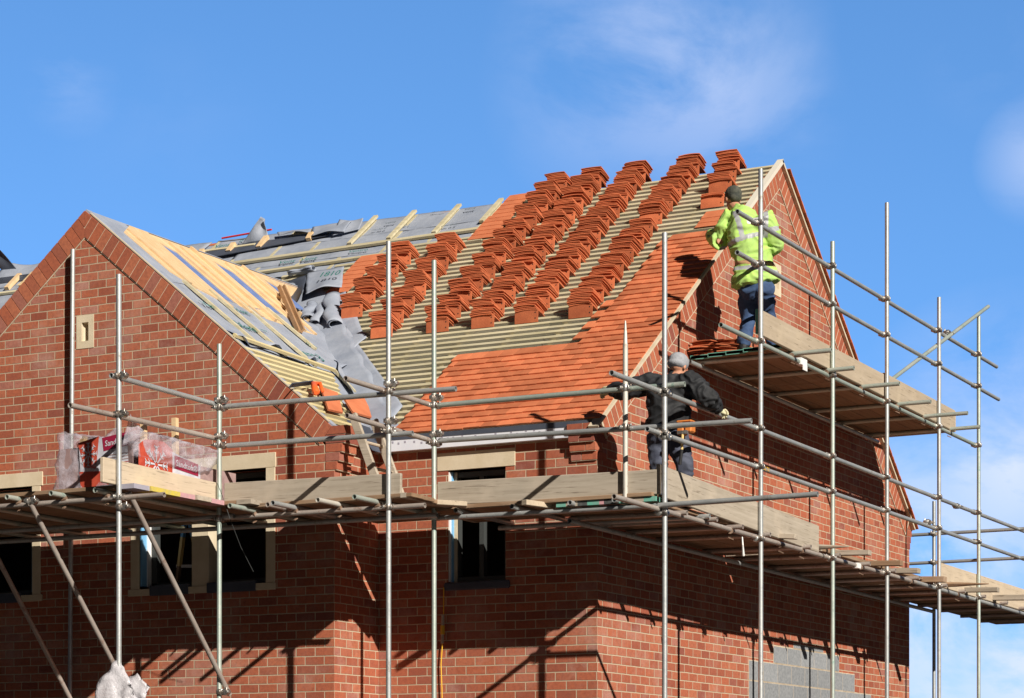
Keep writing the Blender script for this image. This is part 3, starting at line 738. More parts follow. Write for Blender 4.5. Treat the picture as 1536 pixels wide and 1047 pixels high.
# ------------------------------------------------------------------ scaffold
scaf = thing("scaffold", (1.22, -1.144, 0), "grey tubular steel scaffold with rails and toe boards around the house", "scaffold")
TR = .0242
def tube(name, p, q, mat="tube", r=TR):
    return MB().tube(p, q, r).build(name, mat, scaf, smooth=True)
GX = 1.22; YA, YB, YC = -3.55, -1.99, -1.144
def std(x, y, ztop, mat="tube", lean=(0, 0), zb=0):
    return tube("standard", (x - lean[0], y - lean[1], zb), (x, y, ztop), mat)
std(GX, YC, 6.72, "tube"); std(GX, 1.22, 7.87, "tube"); std(GX, 3.33, 7.60, "tube_green"); std(GX, 5.17, 8.44, "tube"); std(GX, 7.18, 7.74, "tube"); std(GX, 8.9, 7.83, "tube_green")
std(-1.178, YC, 6.73, "tube_green"); std(-1.178, YB, 6.73, "tube"); std(-3.064, YB, 5.957, "tube_green"); std(-3.064, YA, 6.31, "tube"); std(-5.675, -.925, 7.38, "tube", (.06, 0))
std(-4.9, YA, 4.42); std(.829, YC, 5.75, "tube_white", zb=4.30)
MB().path([(.829, YC, 5.73), (.829, YC, 5.85), (.829, YC, 5.96)], [.022, .016, .006], 10).build("tapered_tip", "tube_white", scaf)
std(-.015, 10.97, 5.74, "tube"); std(GX, 12.9, 7.0, "tube")
IX = GX - .05
# guard rails
def rail(p, q, m="tube", n="guard_rail"): return tube(n, p, q, m)
rail((IX, -2.17, 5.29), (IX, 14, 5.29)); rail((IX, -1.42, 4.91), (IX, 14, 4.90))
rail((IX, .72, 7.34), (IX, 9.92, 7.345)); rail((IX, .72, 6.94), (IX, 10.02, 6.925))
rail((-3.05, YB + .05, 5.365), (-.497, YB + .05, 5.325)); rail((-3.0, YB + .05, 4.985), (-.95, YB + .05, 4.955))
rail((-1.15, YC + .05, 5.355), (1.397, YC + .05, 5.345), "tube_green"); rail((-1.15, YC + .05, 5.015), (2.04, YC + .05, 4.965), "tube")
rail((-3.064 - .05, -3.60, 5.40), (-3.064 - .05, -1.93, 5.385)); rail((-3.064 - .05, -4.18, 5.045), (-3.064 - .05, -1.93, 5.06), "tube_brown")
rail((-1.178 - .05, -2.66, 5.365), (-1.178 - .05, -1.10, 5.36), "tube_brown"); rail((-1.178 - .05, -2.64, 5.035), (-1.178 - .05, -1.10, 5.02), "tube_brown")
rail((IX - 4.0, 11.02, 5.28), (IX + 2.2, 11.02, 5.30)); rail((IX - 4.0, 11.02, 4.88), (IX + 2.2, 11.02, 4.90))
# ledgers
def led(p, q, m="tube"): return tube("ledger", p, q, m)
led((IX, -2.12, 4.225), (IX, 6.4, 4.18), "tube_brown"); led((IX, 6.4, 4.18), (IX, 14, 4.12), "tube")
led((IX, .30, 6.155), (IX, 8.95, 6.165), "tube_green"); led((.14, -.9, 4.20), (.14, 10.4, 4.15), "tube")
led((-1.2, YC + .05, 4.278), (1.28, YC + .05, 4.262)); led((-3.06, YB + .05, 4.295), (-.82, YB + .05, 4.285), "tube_brown")
led((-7.4, YA + .05, 4.318), (-2.60, YA + .05, 4.31), "tube_brown"); led((-7.4, -1.22, 4.31), (-1.1, -1.22, 4.29)); led((-1.0, -.16, 4.27), (1.25, -.16, 4.26))
led((-8.0, -1.98, 4.31), (-2.9, -1.98, 4.30)); led((1.18, YC - .05, 4.25), (2.70, YC - .05, 4.26));
led((.16, 1.5, 6.155), (.16, 8.0, 6.155))
# transoms
def tr(p, q, m="tube"): return tube("transom", p, q, m)
for y, xo, m in ((2.235, 1.60, "tube_green"), (3.28, 1.48, "tube_green"), (4.40, 1.62, "tube_green"), (5.69, 1.58, "tube_green"), (6.67, 1.73, "tube_green"), (7.75, 1.57, "tube_green")):
    tr((.08, y, 6.205), (xo, y, 6.205), m)
for y, xo in ((-.7, 1.25), (-.1, 1.3), (.55, 1.3), (1.28, 1.3), (2.5, 1.28), (3.4, 1.28), (4.4, 1.28), (5.25, 1.3), (6.2, 1.28), (7.25, 1.3), (8.1, 1.28), (8.95, 1.3), (10.0, 1.3), (10.95, 1.3), (12.0, 1.3), (13.0, 1.3)):
    tr((.06, y, 4.245 - max(0, y) * .004), (xo, y, 4.235 - max(0, y) * .004), "tube_brown")
for x, yo, m in ((-2.687, -2.36, "tube_green"), (-2.33, -2.26, "tube_brown"), (-2.22, -2.34, "tube"), (-1.733, -2.33, "tube_white"), (-1.32, -2.36, "tube_green")):
    tr((x, -.95, 4.34), (x, yo, 4.345), m)
for x, yo in ((-4.241, -3.68), (-3.715, -3.70), (-3.231, -3.68), (-4.9, -3.68), (-5.5, -3.68), (-6.1, -3.68)):
    tr((x, -.95, 4.362), (x, yo, 4.368), "tube_green")
for x in (-.9, -.3, .3, .75): tr((x, -.06, 4.32), (x, -1.22, 4.325), "tube")
# braces
def brc(p, q, m="tube_brown"): return tube("brace", p, q, m)
brc((-3.02, -3.46, 4.36), (-3.02, -1.88, 2.60)); brc((-4.03, -3.60, 4.30), (-4.03, -2.02, 2.50)); brc((-5.277, -2.9, 4.33), (-5.277, -1.3, 2.42))
brc((1.10, 5.45, 6.40), (1.27, 9.17, 8.0), "tube_green")
# horizontal and diagonal bracing low down on the gable side (casts its shadow on the wall)
led((-6, YB - .0, 2.25), (-.8, YB, 2.25)); led((-1.6, YC - .05, 2.25), (1.6, YC - .05, 2.25)); led((GX + .05, -1.6, 2.3), (GX + .05, 12, 2.3))

# couplers
cm = MB()
cm.tube((0, 0, -.03), (0, 0, .03), .034, 12, hollow=False); cm.tube((-.03, -.052, 0), (.03, -.052, 0), .034, 12, hollow=False)
cm.box((-.022, -.05, -.02), (.022, .0, .02)); cm.tube((.03, .02, .0), (.075, .028, .0), .009, 8, hollow=False); cm.box((.024, .012, -.018), (.045, .042, .018))
cm.box((-.045, -.012, -.02), (-.028, .03, .02)); cm.tube((-.02, -.075, -.02), (-.02, -.075, .045), .008, 8, hollow=False); cm.box((-.035, -.1, -.014), (.02, -.07, .014))
cproto = cm.build("coupler", "iron", scaf, smooth=True, bevel=.002)
first = [True]
def coup(p, d, mat=None, flip=1):
    """d = horizontal direction of the second tube; local -y side points to that tube"""
    global cproto
    d = Vector(d).normalized(); y = Vector((0, 0, 1)).cross(d) * flip; x = y.cross(Vector((0, 0, 1)))
    m4 = Matrix((x, y, Vector((0, 0, 1)))).transposed().to_4x4(); m4.translation = Vector(p)
    o = cproto if first[0] else cproto.copy()
    if not first[0]: C.objects.link(o)
    first[0] = False; o.parent = scaf; o.matrix_parent_inverse = Matrix.Translation(-scaf.location); o.matrix_basis = m4
    return o
Yd, Xd = (0, 1, 0), (1, 0, 0)
for y in (YC, 1.22, 3.33, 5.17, 7.18, 8.9, 12.9):
    for z in (5.29, 4.91, 4.19): coup((GX, y, z), Yd, flip=-1)
for y in (1.22, 3.33, 5.17, 7.18, 8.9):
    for z in (7.34, 6.93, 6.16): coup((GX, y, z), Yd, flip=-1)
for z in (5.34, 4.95): coup((GX, YC, z - .07), Xd, flip=-1)
for x, y in ((-1.178, YC), (-1.178, YB), (-3.064, YB)):
    for z in (5.35, 4.99, 4.285): coup((x, y, z), Xd, flip=-1)
for x, y in ((-1.178, YC), (-1.178, YB), (-3.064, YB), (-3.064, YA)):
    for z in (5.42, 5.075): coup((x, y, z - (.0 if y != YA else .02)), Yd, flip=1)
coup((-3.064, YA, 4.315), Xd, flip=-1); coup((.829, YC, 5.35), Xd, flip=-1); coup((.829, YC, 4.99), Xd, flip=-1)
coup((-4.06, YA - .03, 4.33), Yd, flip=1); coup((-3.04, YB, 2.62), Yd); coup((-3.04, YA, 4.22), Yd)
for x, y, z in ((-.015, 10.97, 5.28), (-.015, 10.97, 4.88)): coup((x, y, z), Xd)
coup((IX, 7.72, 7.40), Xd); coup((IX, 8.1, 5.28), Xd); coup((IX, 6.9, 4.95), Xd)
# clips tying transoms to ledgers
cl = MB(); cl.bar((0, 0, .045), (0, 0, -.06), .03, .012); cl.tube((-.025, 0, .0), (.025, 0, .0), .03, 10, hollow=False); cl.bar((0, .02, -.06), (0, -.03, -.085), .02, .01)
clp = cl.build("board_clip", "rust", scaf); fc = True
for p, rz in [((IX, y, 6.185), 1.57) for y in (2.235, 3.28, 4.40, 5.69, 6.67, 7.75)] + [((x, YB + .05, 4.31), 0) for x in (-2.687, -2.22, -1.733, -1.32)] + [((x, YA + .05, 4.335), 0) for x in (-4.241, -3.715, -3.231)] + [((IX, y, 4.20 - y * .004), 1.57) for y in (.55, 1.9, 2.5, 3.4, 4.4, 5.25, 6.2, 7.25, 8.1, 8.95)]:
    o = clp if fc else clp.copy()
    if not fc: C.objects.link(o)
    fc = False; o.parent = scaf; o.matrix_parent_inverse = Matrix.Translation(-scaf.location); o.location = p; o.rotation_euler = (0, 0, rz + jit(.3))
# white label tags on tubes
lb = MB(); lb.box((IX - .03, 2.42, 6.13), (IX + .03, 2.60, 6.20)); lb.box((IX + .024, 2.48, 6.08), (IX + .032, 2.60, 6.14)); lb.build("tube_label", "white", scaf)
lb = MB(); lb.box((IX - .03, 4.2, 4.16), (IX + .03, 4.32, 4.215)); lb.build("tube_label", "white", scaf)
# yellow chalk writing on the gable rail
textobj("202 721", "chalk_writing", (IX + .0255, 1.35, 4.895), (0, 1, 0), (0, 0, 1), .055, "yellow", scaf, thick=.01)

# toe boards (parts of the scaffold)
def tboard(name, p, q, h, t=.038, mat="board_pale", parent=scaf, top=None):
    """upright board; p,q bottom corners"""
    p, q = Vector(p), Vector(q); L = (q - p).length; d = (q - p).normalized()
    mb = MB(); n = 10
    for i in range(n):                      # slight waviness along the edge
        pass
    mb.box((0, -t / 2, 0), (L, t / 2, h)); o = mb.build(name, mat, None, bevel=.005)
    z = Vector((0, 0, 1)); y = z.cross(d).normalized(); x = d; z = x.cross(y)
    m4 = Matrix((x, y, z)).transposed().to_4x4(); m4.translation = p
    o.parent = parent; o.matrix_parent_inverse = Matrix.Translation(-parent.location) if parent else Matrix(); o.matrix_basis = m4
    return o
tboard("toe_board", (-1.16, YC + .047, 4.395), (1.13, YC + .047, 4.365), .225, mat="board")
tboard("toe_board", (-3.03, YB + .047, 4.412), (-1.07, YB + .047, 4.380), .215, mat="board")
tboard("toe_board", (-3.064 - .047, -3.74, 4.425), (-3.064 - .047, -1.90, 4.405), .225)
tboard("toe_board", (GX - .047, -1.06, 4.335), (GX - .047, 2.98, 4.215), .285, mat="board")
tboard("toe_board", (GX - .047, 7.30, 4.20), (GX - .047, 12.8, 4.17), .30)
tboard("toe_board", (GX - .047, 1.29, 6.235), (GX - .047, 5.15, 6.215), .255, mat="board_pale")
tboard("toe_board", (GX - .047, 5.17, 6.22), (GX - .047, 7.95, 6.20), .27, mat="board_pale")
tboard("toe_board", (GX - .03, 7.97, 6.2), (.1, 7.99, 6.2), .26)
e = tboard("toe_board_end", (GX - .05, 1.255, 6.24), (GX - .05, 1.285, 6.24), .25, .045, "paint_green")
tboard("post_packing", (1.12, YC + .06, 4.37), (1.15, YC + .06, 4.37), .27, .05, "board")

# ------------------------------------------------------------------ deck boards: things of their own
ORD = ["outermost", "second", "third", "fourth", "fifth", "sixth", "seventh", "eighth", "ninth", "tenth", "eleventh"]
def dboard(p, q, w, label, group, bands=(), t=.038, mat="board_under", tilt=0):
    p, q = Vector(p), Vector(q); L = (q - p).length; d = (q - p).normalized()
    root = thing("scaffold_board", p, label, "scaffold board", group)
    x = d; z = Vector((0, 0, 1)); y = z.cross(x).normalized(); z = x.cross(y)
    root.rotation_euler = Matrix((x, y, z)).transposed().to_euler()
    o = MB().box((0, -w / 2, 0), (L, w / 2, t)).build("plank", mat, None, bevel=.004); o.parent = root
    for (a, b_, m) in bands:
        bb = MB().box((a, -w / 2 - .0025, -.0025), (b_, w / 2 + .0025, t + .0025)).build("painted_end", m, None); bb.parent = root
    return root
BP = ["paint_green", "board", "paint_green", "paint_pink", "paint_black", "paint_green"]
W = .225
# upper gable deck
for i in range(5):
    x = 1.03 - i * .215; y0 = 1.98 + .045 * i + jit(.02)
    dboard((x, y0, 6.229), (x, 4.05, 6.229), .208, f"brown plank under the man in green on the upper deck, {ORD[i]} from the open side", "planks of the upper gable deck", [(0, .03, "paint_green")])
    dboard((x, 4.07, 6.229), (x, 7.93 + jit(.02), 6.229), .208, f"brown plank at the far end of the upper deck, {ORD[i]} from the open side", "planks of the upper gable deck", [(3.83, 3.86, "board")])
# lower gable deck
for i in range(5):
    x = 1.03 - i * .225
    for (a, b_, nm) in ((-.95, 3.2, "near part"), (3.22, 7.1, "middle part"), (7.12, 11.0, "far part"), (11.02, 14.0, "end beyond the house")):
        zf = lambda y: 4.272 - max(0, y) * .0045
        dboard((x, a + jit(.04), zf(a)), (x, b_ + jit(.03), zf(b_)), .218, f"brown plank in the {nm} of the lower gable deck, {ORD[i]} from outside", "planks of the lower gable deck", [(0, .03, "board")])
# left bay deck (boards run across the wing)
bc = ["paint_lilac", "paint_yellow", "paint_yellow", "paint_pink", "board", "paint_pink", "board", "paint_orange", "board", "board", "board"]
for i in range(11):
    y = -3.42 + i * .232
    xe = -2.90 + jit(.02) if i < 6 else -2.6
    dboard((-7.3, y, 4.388), (xe, y, 4.388), .225, f"plank of the left hand deck in front of the wing, {ORD[i]} from its outer edge", "planks of the left hand deck", [((xe + 7.3) - .16, (xe + 7.3) + .002, bc[i])])
# middle deck
for i in range(5):
    y = -1.88 + i * .225
    dboard((-2.95, y, 4.366), (-.95 + jit(.03), y, 4.366), .225, f"plank of the short deck beside the wooden ladder, {ORD[i]} from its outer edge", "planks of the short middle deck", [(1.9, 1.96, "board")])
# front right deck
for i in range(4):
    y = -.99 + i * .262
    dboard((-1.3, y - .04, 4.345), (1.1 + (.02 if i else .0), y - .04, 4.345), .255, f"plank of the deck below the small window, {ORD[i]} from its outer edge", "planks of the front deck", [(.0, .05, "board")] )
for i in range(3):
    y = -.70 + i * .235
    dboard((-2.42, y, 4.395), (-1.12, y, 4.40), .228, f"plank in the corner behind the wooden ladder, {('nearest to', 'second nearest to', 'farthest from')[i]} the open edge", "planks in the wall corner behind the ladder")
# stubby timber props poking out under the gable deck
pb = [(.62, -1.16, "pale splintered timber offcut under the front deck toe board")]
def stub(p, q, w, h, label, mat="board", point=False):
    o = thing("timber_offcut", p, label, "timber offcut", "timber offcuts lying across the scaffold tubes")
    mb = MB()
    if point: mb.path([p, Vector(p).lerp(Vector(q), .6), q], [(h * .5, w * .5), (h * .45, w * .4), .006], 8)
    else: mb.bar(p, q, w, h)
    mb.build("stick", mat, o, bevel=.004 if not point else 0); return o
stub((.65, 1.85, 4.33), (1.36, 1.85, 4.26), .09, .05, "brown timber wedge on the gable ledger nearest the red tray", "board")
stub((.65, 3.05, 4.30), (1.50, 3.05, 4.27), .09, .05, "splintered pointed timber on the gable ledger below the toe board end", "board", True)
stub((.75, 3.75, 4.30), (1.50, 3.75, 4.27), .10, .055, "square-ended grey timber beside the second gable post", "board")
stub((.7, 4.85, 4.28), (1.50, 4.85, 4.255), .10, .06, "dark-tipped timber on the gable ledger between second and third posts", "board_under")
stub((.7, 5.75, 4.28), (1.42, 5.75, 4.25), .12, .06, "broad grey timber end beside the third gable post", "board")
stub((.7, 6.85, 4.27), (1.40, 6.85, 4.24), .12, .07, "brown timber end before the fourth gable post", "board_under")
stub((.7, 7.6, 4.26), (1.72, 7.6, 4.235), .09, .05, "long pointed brown timber beyond the fourth gable post", "board_under", True)
stub((.7, 8.4, 4.26), (1.62, 8.4, 4.23), .10, .06, "reddish square timber end before the last gable post", "board")
stub((.7, 9.7, 4.26), (1.62, 9.7, 4.23), .12, .07, "grey square timber end at the right edge of the picture", "board")
stub((-1.30, -1.55, 4.40), (-.78, -1.22, 4.37), .14, .045, "pale broken plank end at the foot of the post left of the small window", "board_pale")
stub((-.10, -1.36, 4.335), (.02, -1.02, 4.33), .07, .05, "short pale block under the middle of the front toe board", "board_pale")
gl = thing("painted_plank", (-.1, YC - .0, 4.315), "plank with green and black painted end under the front toe board", "plank")
gb = MB(); x = .12
for wd, mi in ((.10, 0), (.12, 1), (.10, 2), (.12, 0), (.05, 3), (.14, 2), (.10, 0), (.16, 1), (.12, 0)):
    gb.box((x, YC + .005, 4.302), (x + wd, YC + .10, 4.345), mi); x += wd
gb.build("painted_edge", ["paint_green", "board", "paint_black", "paint_pink"], gl)

# ------------------------------------------------------------------ tile stacks
def tilemesh(name, w, d, t, camber, holes=False):
    mb = MB(); n = 4; vs = []
    for j, y in enumerate((0, d / 2, d)):
        for i in range(n + 1):
            u = i / n * 2 - 1; z = camber * (1 - u * u) + camber * .8 * (1 - (j - 1) ** 2) - camber
            vs += [(u * w / 2, y, z), (u * w / 2, y, z - t)]
    N_ = (n + 1) * 2; fs = []
    for j in range(2):
        for i in range(n):
            a = j * N_ + i * 2
            fs += [(a, a + 2, a + N_ + 2, a + N_), (a + 1, a + N_ + 1, a + N_ + 3, a + 3)]
        a = j * N_; fs += [(a, a + N_, a + N_ + 1, a + 1)]; a = j * N_ + 2 * n; fs += [(a, a + 1, a + N_ + 1, a + N_)]
    for i in range(n):
        a = i * 2; fs.append((a, a + 1, a + 3, a + 2)); a = 2 * N_ + i * 2; fs.append((a, a + 2, a + 3, a + 1))
    mb.add(vs, fs, 0)
    if holes:
        for y in (.3, .72):
            c = Vector((w / 2 - .03, d * y, 0)); z = camber * .35 - camber * .2 + .0012
            mb.add([(c.x + math.cos(a) * .008, c.y + math.sin(a) * .008, z) for a in [k * math.pi / 4 for k in range(8)]], [tuple(range(8))], 1)
    o = mb.build(name, ["tile_obj", "dark"], None); me = o.data; bpy.data.objects.remove(o); return me
TM = [tilemesh("tile", .272, .235, .0092, c) for c in (.005, .008, .012)]; TM0 = tilemesh("tile_face", .28, .148, .013, .002, True)
def addtile(me, root, loc, rot):
    t = bpy.data.objects.new("tile", me); C.objects.link(t); t.parent = root; t.location = loc; t.rotation_euler = rot; return t
def tstack(x, s, n, label, group="stacks of roof tiles on the battens"):
    root = thing("tile_stack", rf(x, s, .005), label, "tile stack", group)
    addtile(TM0, root, (0, .0, .008), (R(86 + jit(3)), 0, jit(.02)))
    base = Vector((0, .0, .158)); a = R(-17)
    for k in range(n):
        dz = k * .0172 + jit(.0012)
        aa = a + R(jit(2.2)); m = random.choice(TM)
        xx = jit(.006) + (.02 * math.sin(k * .7 + x * 9)) * (1 if n > 5 else .5)
        addtile(m, root, base + Vector((xx, jit(.010) - .006, dz)), (aa, R(jit(1.2)), jit(.04)))
    return root
POS = ["lowest", "second lowest", "third", "fourth", "fifth", "sixth", "seventh", "eighth", "ninth", "tenth", "eleventh", "twelfth"]
COLN = {"c1": "the leftmost column, beside the flat tile strip", "c2": "the second column from the left", "c3": "the third column from the left", "c4": "the middle column", "c5": "the third column from the right", "c6": "the second column from the right", "c7": "the rightmost column, above the man in green"}
cols = {"c1": (-4.30, -4.30, 3.04, 5), "c2": (-3.60, -3.68, 2.40, 7), "c3": (-2.87, -2.86, 2.38, 12), "c4": (-2.30, -2.39, 2.37, 12), "c5": (-1.755, -1.80, 2.37, 12), "c6": (-1.10, -1.11, 2.36, 12), "c7": (-.45, -.60, 4.98, 4)}
for cn, (xa, xb, s0, n) in cols.items():
    for i in range(n):
        s = s0 + i * (.333 if n > 8 else .345); 
        if cn == "c7": s = (4.98, 5.40, 5.72, 6.02)[i]
        x = xa + (xb - xa) * i / max(1, n - 1)
        cnt = random.choice((9, 10, 10, 11, 8))
        if cn == "c6" and i == 5: cnt = 7
        if cn == "c6" and i == 6: cnt = 5
        if cn == "c7": cnt = (2, 6, 6, 7)[i]
        if i == n - 1 and cn in ("c3", "c4", "c5", "c6"): cnt = 8
        where = POS[i] if i < n - 1 else "topmost"
        tail = " up" if 1 < i < n - 1 else ""
        tstack(x + jit(.012), s, cnt, f"{where} stack{tail} of orange tiles in {COLN[cn]}")
def strip(x0, w, s0, n, label):
    root = thing("tile_strip", rf(x0 + w / 2, s0, .0), label, "laid tiles", "short strips of lapped tiles on bare battens")
    for k in range(n):
        mb = MB(); tilebox(mb, x0 + jit(.004), x0 + w + jit(.004), s0 + k * G, L=.2, th=.006, o0=.023); mb.build("tile", "tile", root)
strip(-5.05, .32, 3.80, 8, "narrow strip of lapped orange tiles left of the leftmost tile stacks")
strip(-3.60, .37, 4.92, 5, "lower wider strip of orange tiles beside the bare grey underlay")
strip(-3.56, .31, 5.52, 5, "upper strip of orange tiles reaching the ridge beside the bare underlay")
strip(-.48, .28, 4.42, 3, "three lapped orange tiles alone on the battens left of the man in green")

# tiles by the wing eaves, saw
def loose(name, pts, label, th=.02, mat="tile", cat="roof tile", group=None):
    root = thing(name, pts[0], label, cat, group)
    a, b_, c, d = [Vector(p) for p in pts]; n = (b_ - a).cross(d - a).normalized()
    MB().add([a, b_, c, d] + [p - n * th for p in (a, b_, c, d)], [(0, 1, 2, 3), (7, 6, 5, 4), (0, 4, 5, 1), (1, 5, 6, 2), (2, 6, 7, 3), (3, 7, 4, 0)]).build("tile", mat, root)
loose("roof_tile", [WPX(480, 582, .05), WPX(505, 591, .05), WPX(513, 621, .05), WPX(491, 616, .05)], "orange tile lying on the wing eaves beside the orange handled saw", group="loose tiles at the wing eaves")
loose("roof_tile", [WPX(514, 598, .05), WPX(547, 596, .05), WPX(556, 628, .05), WPX(528, 620, .05)], "larger orange tile on the wing eaves just above the wooden ladder", group="loose tiles at the wing eaves")
saw = thing("hand_saw", wf(-.35, 3.0, .1), "saw with bright orange handle lying on the wing eaves battens", "saw")
a = WPX(436, 578, .07); b_ = WPX(467, 574, .09)
MB().bar(a, b_, .012, .055, up=(.7, 0, .7)).build("blade", "membrane_dark", saw)
hm = MB(); c0 = WPX(470, 576, .10); c1 = WPX(474, 588, .10); c2 = WPX(480, 576, .10); hm.path([c0, c1], [.03, .04], 10); hm.path([c0, c2, c2 + (c1 - c0) * .9], [.028, .026, .02], 8)
hm.build("handle", "orange", saw, smooth=True)
dm = MB().add([wf(-.35, 3.75, .02), wf(.15, 3.75, .0), (-2.30, .1, 5.08), (-2.36, -.55, 5.12)], [(0, 1, 2, 3)]).build("eaves_membrane", "membrane_dark", WR)

# wooden ladder
lad = thing("wooden_ladder", (-1.95, -.7, 4.4), "short brown wooden ladder leaning from the deck to the wing eaves", "ladder")
for y, n in ((-.9, 0), (-.5, 1)):
    MB().bar((-1.84, y, 4.40), (-2.235, y, 5.38), .04, .085, up=(1, 0, .4)).build("stile", "board", lad, bevel=.004)
for t in (.18, .45, .72):
    MB().tube((-1.84 - .395 * t, -.9, 4.40 + .98 * t), (-1.84 - .395 * t, -.5, 4.40 + .98 * t), .016, 8, hollow=False).build("rung", "board_pale", lad)

# tile piles on the upper deck
def pile(x0, y0, z0, n, dx, label):
    root = thing("tile_pile", (x0, y0, z0), label, "tile pile", "tile piles on the upper deck")
    for k in range(n):
        addtile(random.choice(TM), root, (jit(.03), jit(.03), .02 + k * .016), (R(jit(4)), R(jit(5)), jit(.3)))
        if dx: addtile(random.choice(TM), root, (.29 + jit(.03), jit(.03), .02 + k * .015), (R(jit(5)), R(6 + jit(5)), jit(.3)))
pile(.17, 2.22, 6.27, 10, True, "low pile of orange tiles at the deck end, left of the man's boot")
pile(.95, 2.75, 6.27, 10, False, "orange tiles stacked behind the leg of the man in green")

# red tray
rtv = thing("red_tray", (.62, 1.35, 4.27), "red plastic tray standing behind the gable toe board", "tray")
t_ = MB(); t_.slab([(-.2, -.3), (.2, -.3), (.2, .3), (-.2, .3)], [[(-.17, -.27), (-.17, .27), (.17, .27), (.17, -.27)]], lambda u, v, w: (.80 + u, 2.1 + v, 4.535 + w), .06); t_.box((.62, 1.82, 4.27), (.98, 2.38, 4.56)); t_.build("tray_body", "red", rtv)

# yellow cable with in-line connector
cb_ = thing("extension_cable", (-1.71, -.03, 3.75), "yellow cable with an in-line plug hanging below the small window", "cable")
MB().path([(-1.69, -.045, 3.72), (-1.70, -.03, 3.45), (-1.71, -.03, 3.2), (-1.73, -.03, 2.95), (-1.72, -.03, 2.7), (-1.71, -.03, 2.3)], .006, 6).build("wire", "yellow", cb_)
cc = MB(); cc.tube((-1.705, -.035, 3.45), (-1.708, -.035, 3.34), .018, 10, hollow=False, mi=0); cc.tube((-1.708, -.035, 3.34), (-1.710, -.035, 3.25), .022, 10, hollow=False, mi=1); cc.tube((-1.71, -.035, 3.25), (-1.712, -.035, 3.16), .017, 10, hollow=False, mi=0)
cc.build("connector", ["board_pale", "yellow"], cb_)
# thin dark wire by the left deck
wr = thing("black_wire", (-2.95, -2.0, 4.6), "thin black wire tied round the post at the corner of the left deck", "wire")
MB().path([(-3.06, -2.03, 4.62), (-2.95, -2.1, 4.48), (-2.86, -2.1, 4.25), (-2.84, -1.95, 4.0), (-2.80, -1.8, 3.78)], .003, 5).build("strand", "frame", wr)

# stepladder inside the wing window
st = thing("stepladder", (-4.3, -.3, 2.95), "paint splashed stepladder standing inside the wing window", "stepladder")
for i, (a, b_) in enumerate((((-4.45, -.60, 4.62), (-4.70, -.60, 2.95)), ((-4.45, -.60, 4.62), (-4.15, -.35, 2.95)))):
    A, B = Vector(a), Vector(b_)
    for j, m in enumerate(("white", "tape_blue", "woodhandle", "woodhandle", "board_under")):
        MB().bar(A.lerp(B, j * .09), A.lerp(B, (j + 1) * .09 if j < 4 else 1), .03, .05, up=(0, 1, 0)).build("stile", m, st)
MB().bar((-4.58, -.6, 4.02), (-4.30, -.45, 4.02), .03, .03).build("tread", "white", st)

# ------------------------------------------------------------------ packs in polythene
def crumple(name, pts, mat, parent, seed, amp=.05, sub=4, sc=5):
    """wrapped sheet: convex hull of points, subdivided and crumpled"""
    bm = bmesh.new()
    for p in pts: bm.verts.new(p)
    bmesh.ops.convex_hull(bm, input=bm.verts[:])
    for v in [v for v in bm.verts if not v.link_faces]: bm.verts.remove(v)
    bmesh.ops.triangulate(bm, faces=bm.faces[:])
    for _ in range(sub): bmesh.ops.subdivide_edges(bm, edges=[e for e in bm.edges if e.calc_length() > .05], cuts=1, use_grid_fill=True); bmesh.ops.triangulate(bm, faces=bm.faces[:])
    bm.normal_update()
    for v in bm.verts:
        c = v.co * sc + Vector((seed, seed * 2, 0)); k = 1 - abs(NZ.noise(c)) * 2
        v.co += v.normal * amp * (k - .6) + v.normal * amp * .35 * NZ.noise(c * 3)
    me = bpy.data.meshes.new(name); bm.to_mesh(me); bm.free(); me.materials.append(M[mat])
    for p in me.polygons: p.use_smooth = True
    o = bpy.data.objects.new(name, me); C.objects.link(o); o.parent = parent; o.matrix_parent_inverse = Matrix.Translation(-parent.location); return o
ZD = 4.43
def star(O, U, V, r, mat, parent):
    mb = MB(); O, U, V = Vector(O), Vector(U), Vector(V)
    for k in range(8):
        a = k * math.pi / 4; d = U * math.cos(a) + V * math.sin(a); e = U * -math.sin(a) + V * math.cos(a)
        mb.add([O + d * r * .12 + e * r * .04, O + d * r * .12 - e * r * .04, O + d * r * .95 - e * r * .07, O + d * r * .95 + e * r * .07], [(0, 1, 2, 3)])
        for t in (.5, .78):
            for sg in (1, -1):
                f = d * .7 + e * sg * .7; mb.add([O + d * r * t + e * r * .03, O + d * r * t - e * r * .03, O + d * r * t + f * r * .28 - e * r * .03, O + d * r * t + f * r * .28 + e * r * .03], [(0, 1, 2, 3)])
    return mb.build("snowflake_mark", mat, parent, fixn=False)
p1 = thing("tile_pack", (-3.9, -3.0, ZD), "larger clear polythene pack with red and white printing at the left deck edge", "building pack")
MB().box((-4.22, -3.24, ZD), (-3.25, -2.6, ZD + .46)).build("tiles_inside", "packlilac", p1)
crumple("polythene", [(-4.27, -3.27, ZD), (-3.20, -3.27, ZD), (-3.2, -2.55, ZD), (-4.27, -2.55, ZD), (-4.22, -3.25, ZD + .62), (-4.25, -2.6, ZD + .66), (-3.95, -2.9, ZD + .60), (-3.2, -3.2, ZD + .46), (-3.2, -2.55, ZD + .5)], "plastic", p1, 3, .045)
crumple("polythene", [(-3.95, -3.1, ZD + .45), (-3.62, -3.05, ZD + .66), (-3.68, -2.9, ZD + .45), (-3.3, -3.1, ZD + .45), (-3.5, -3.15, ZD + .44)], "plastic", p1, 5, .02, 3)
for x, y, h in ((-4.12, -2.95, .62), (-3.80, -2.95, .58)): MB().bar((x, y, ZD), (x, y, ZD + h), .045, .07, up=(0, 1, 0)).build("lath", "timber", p1)
yf = -3.268
pr = MB()
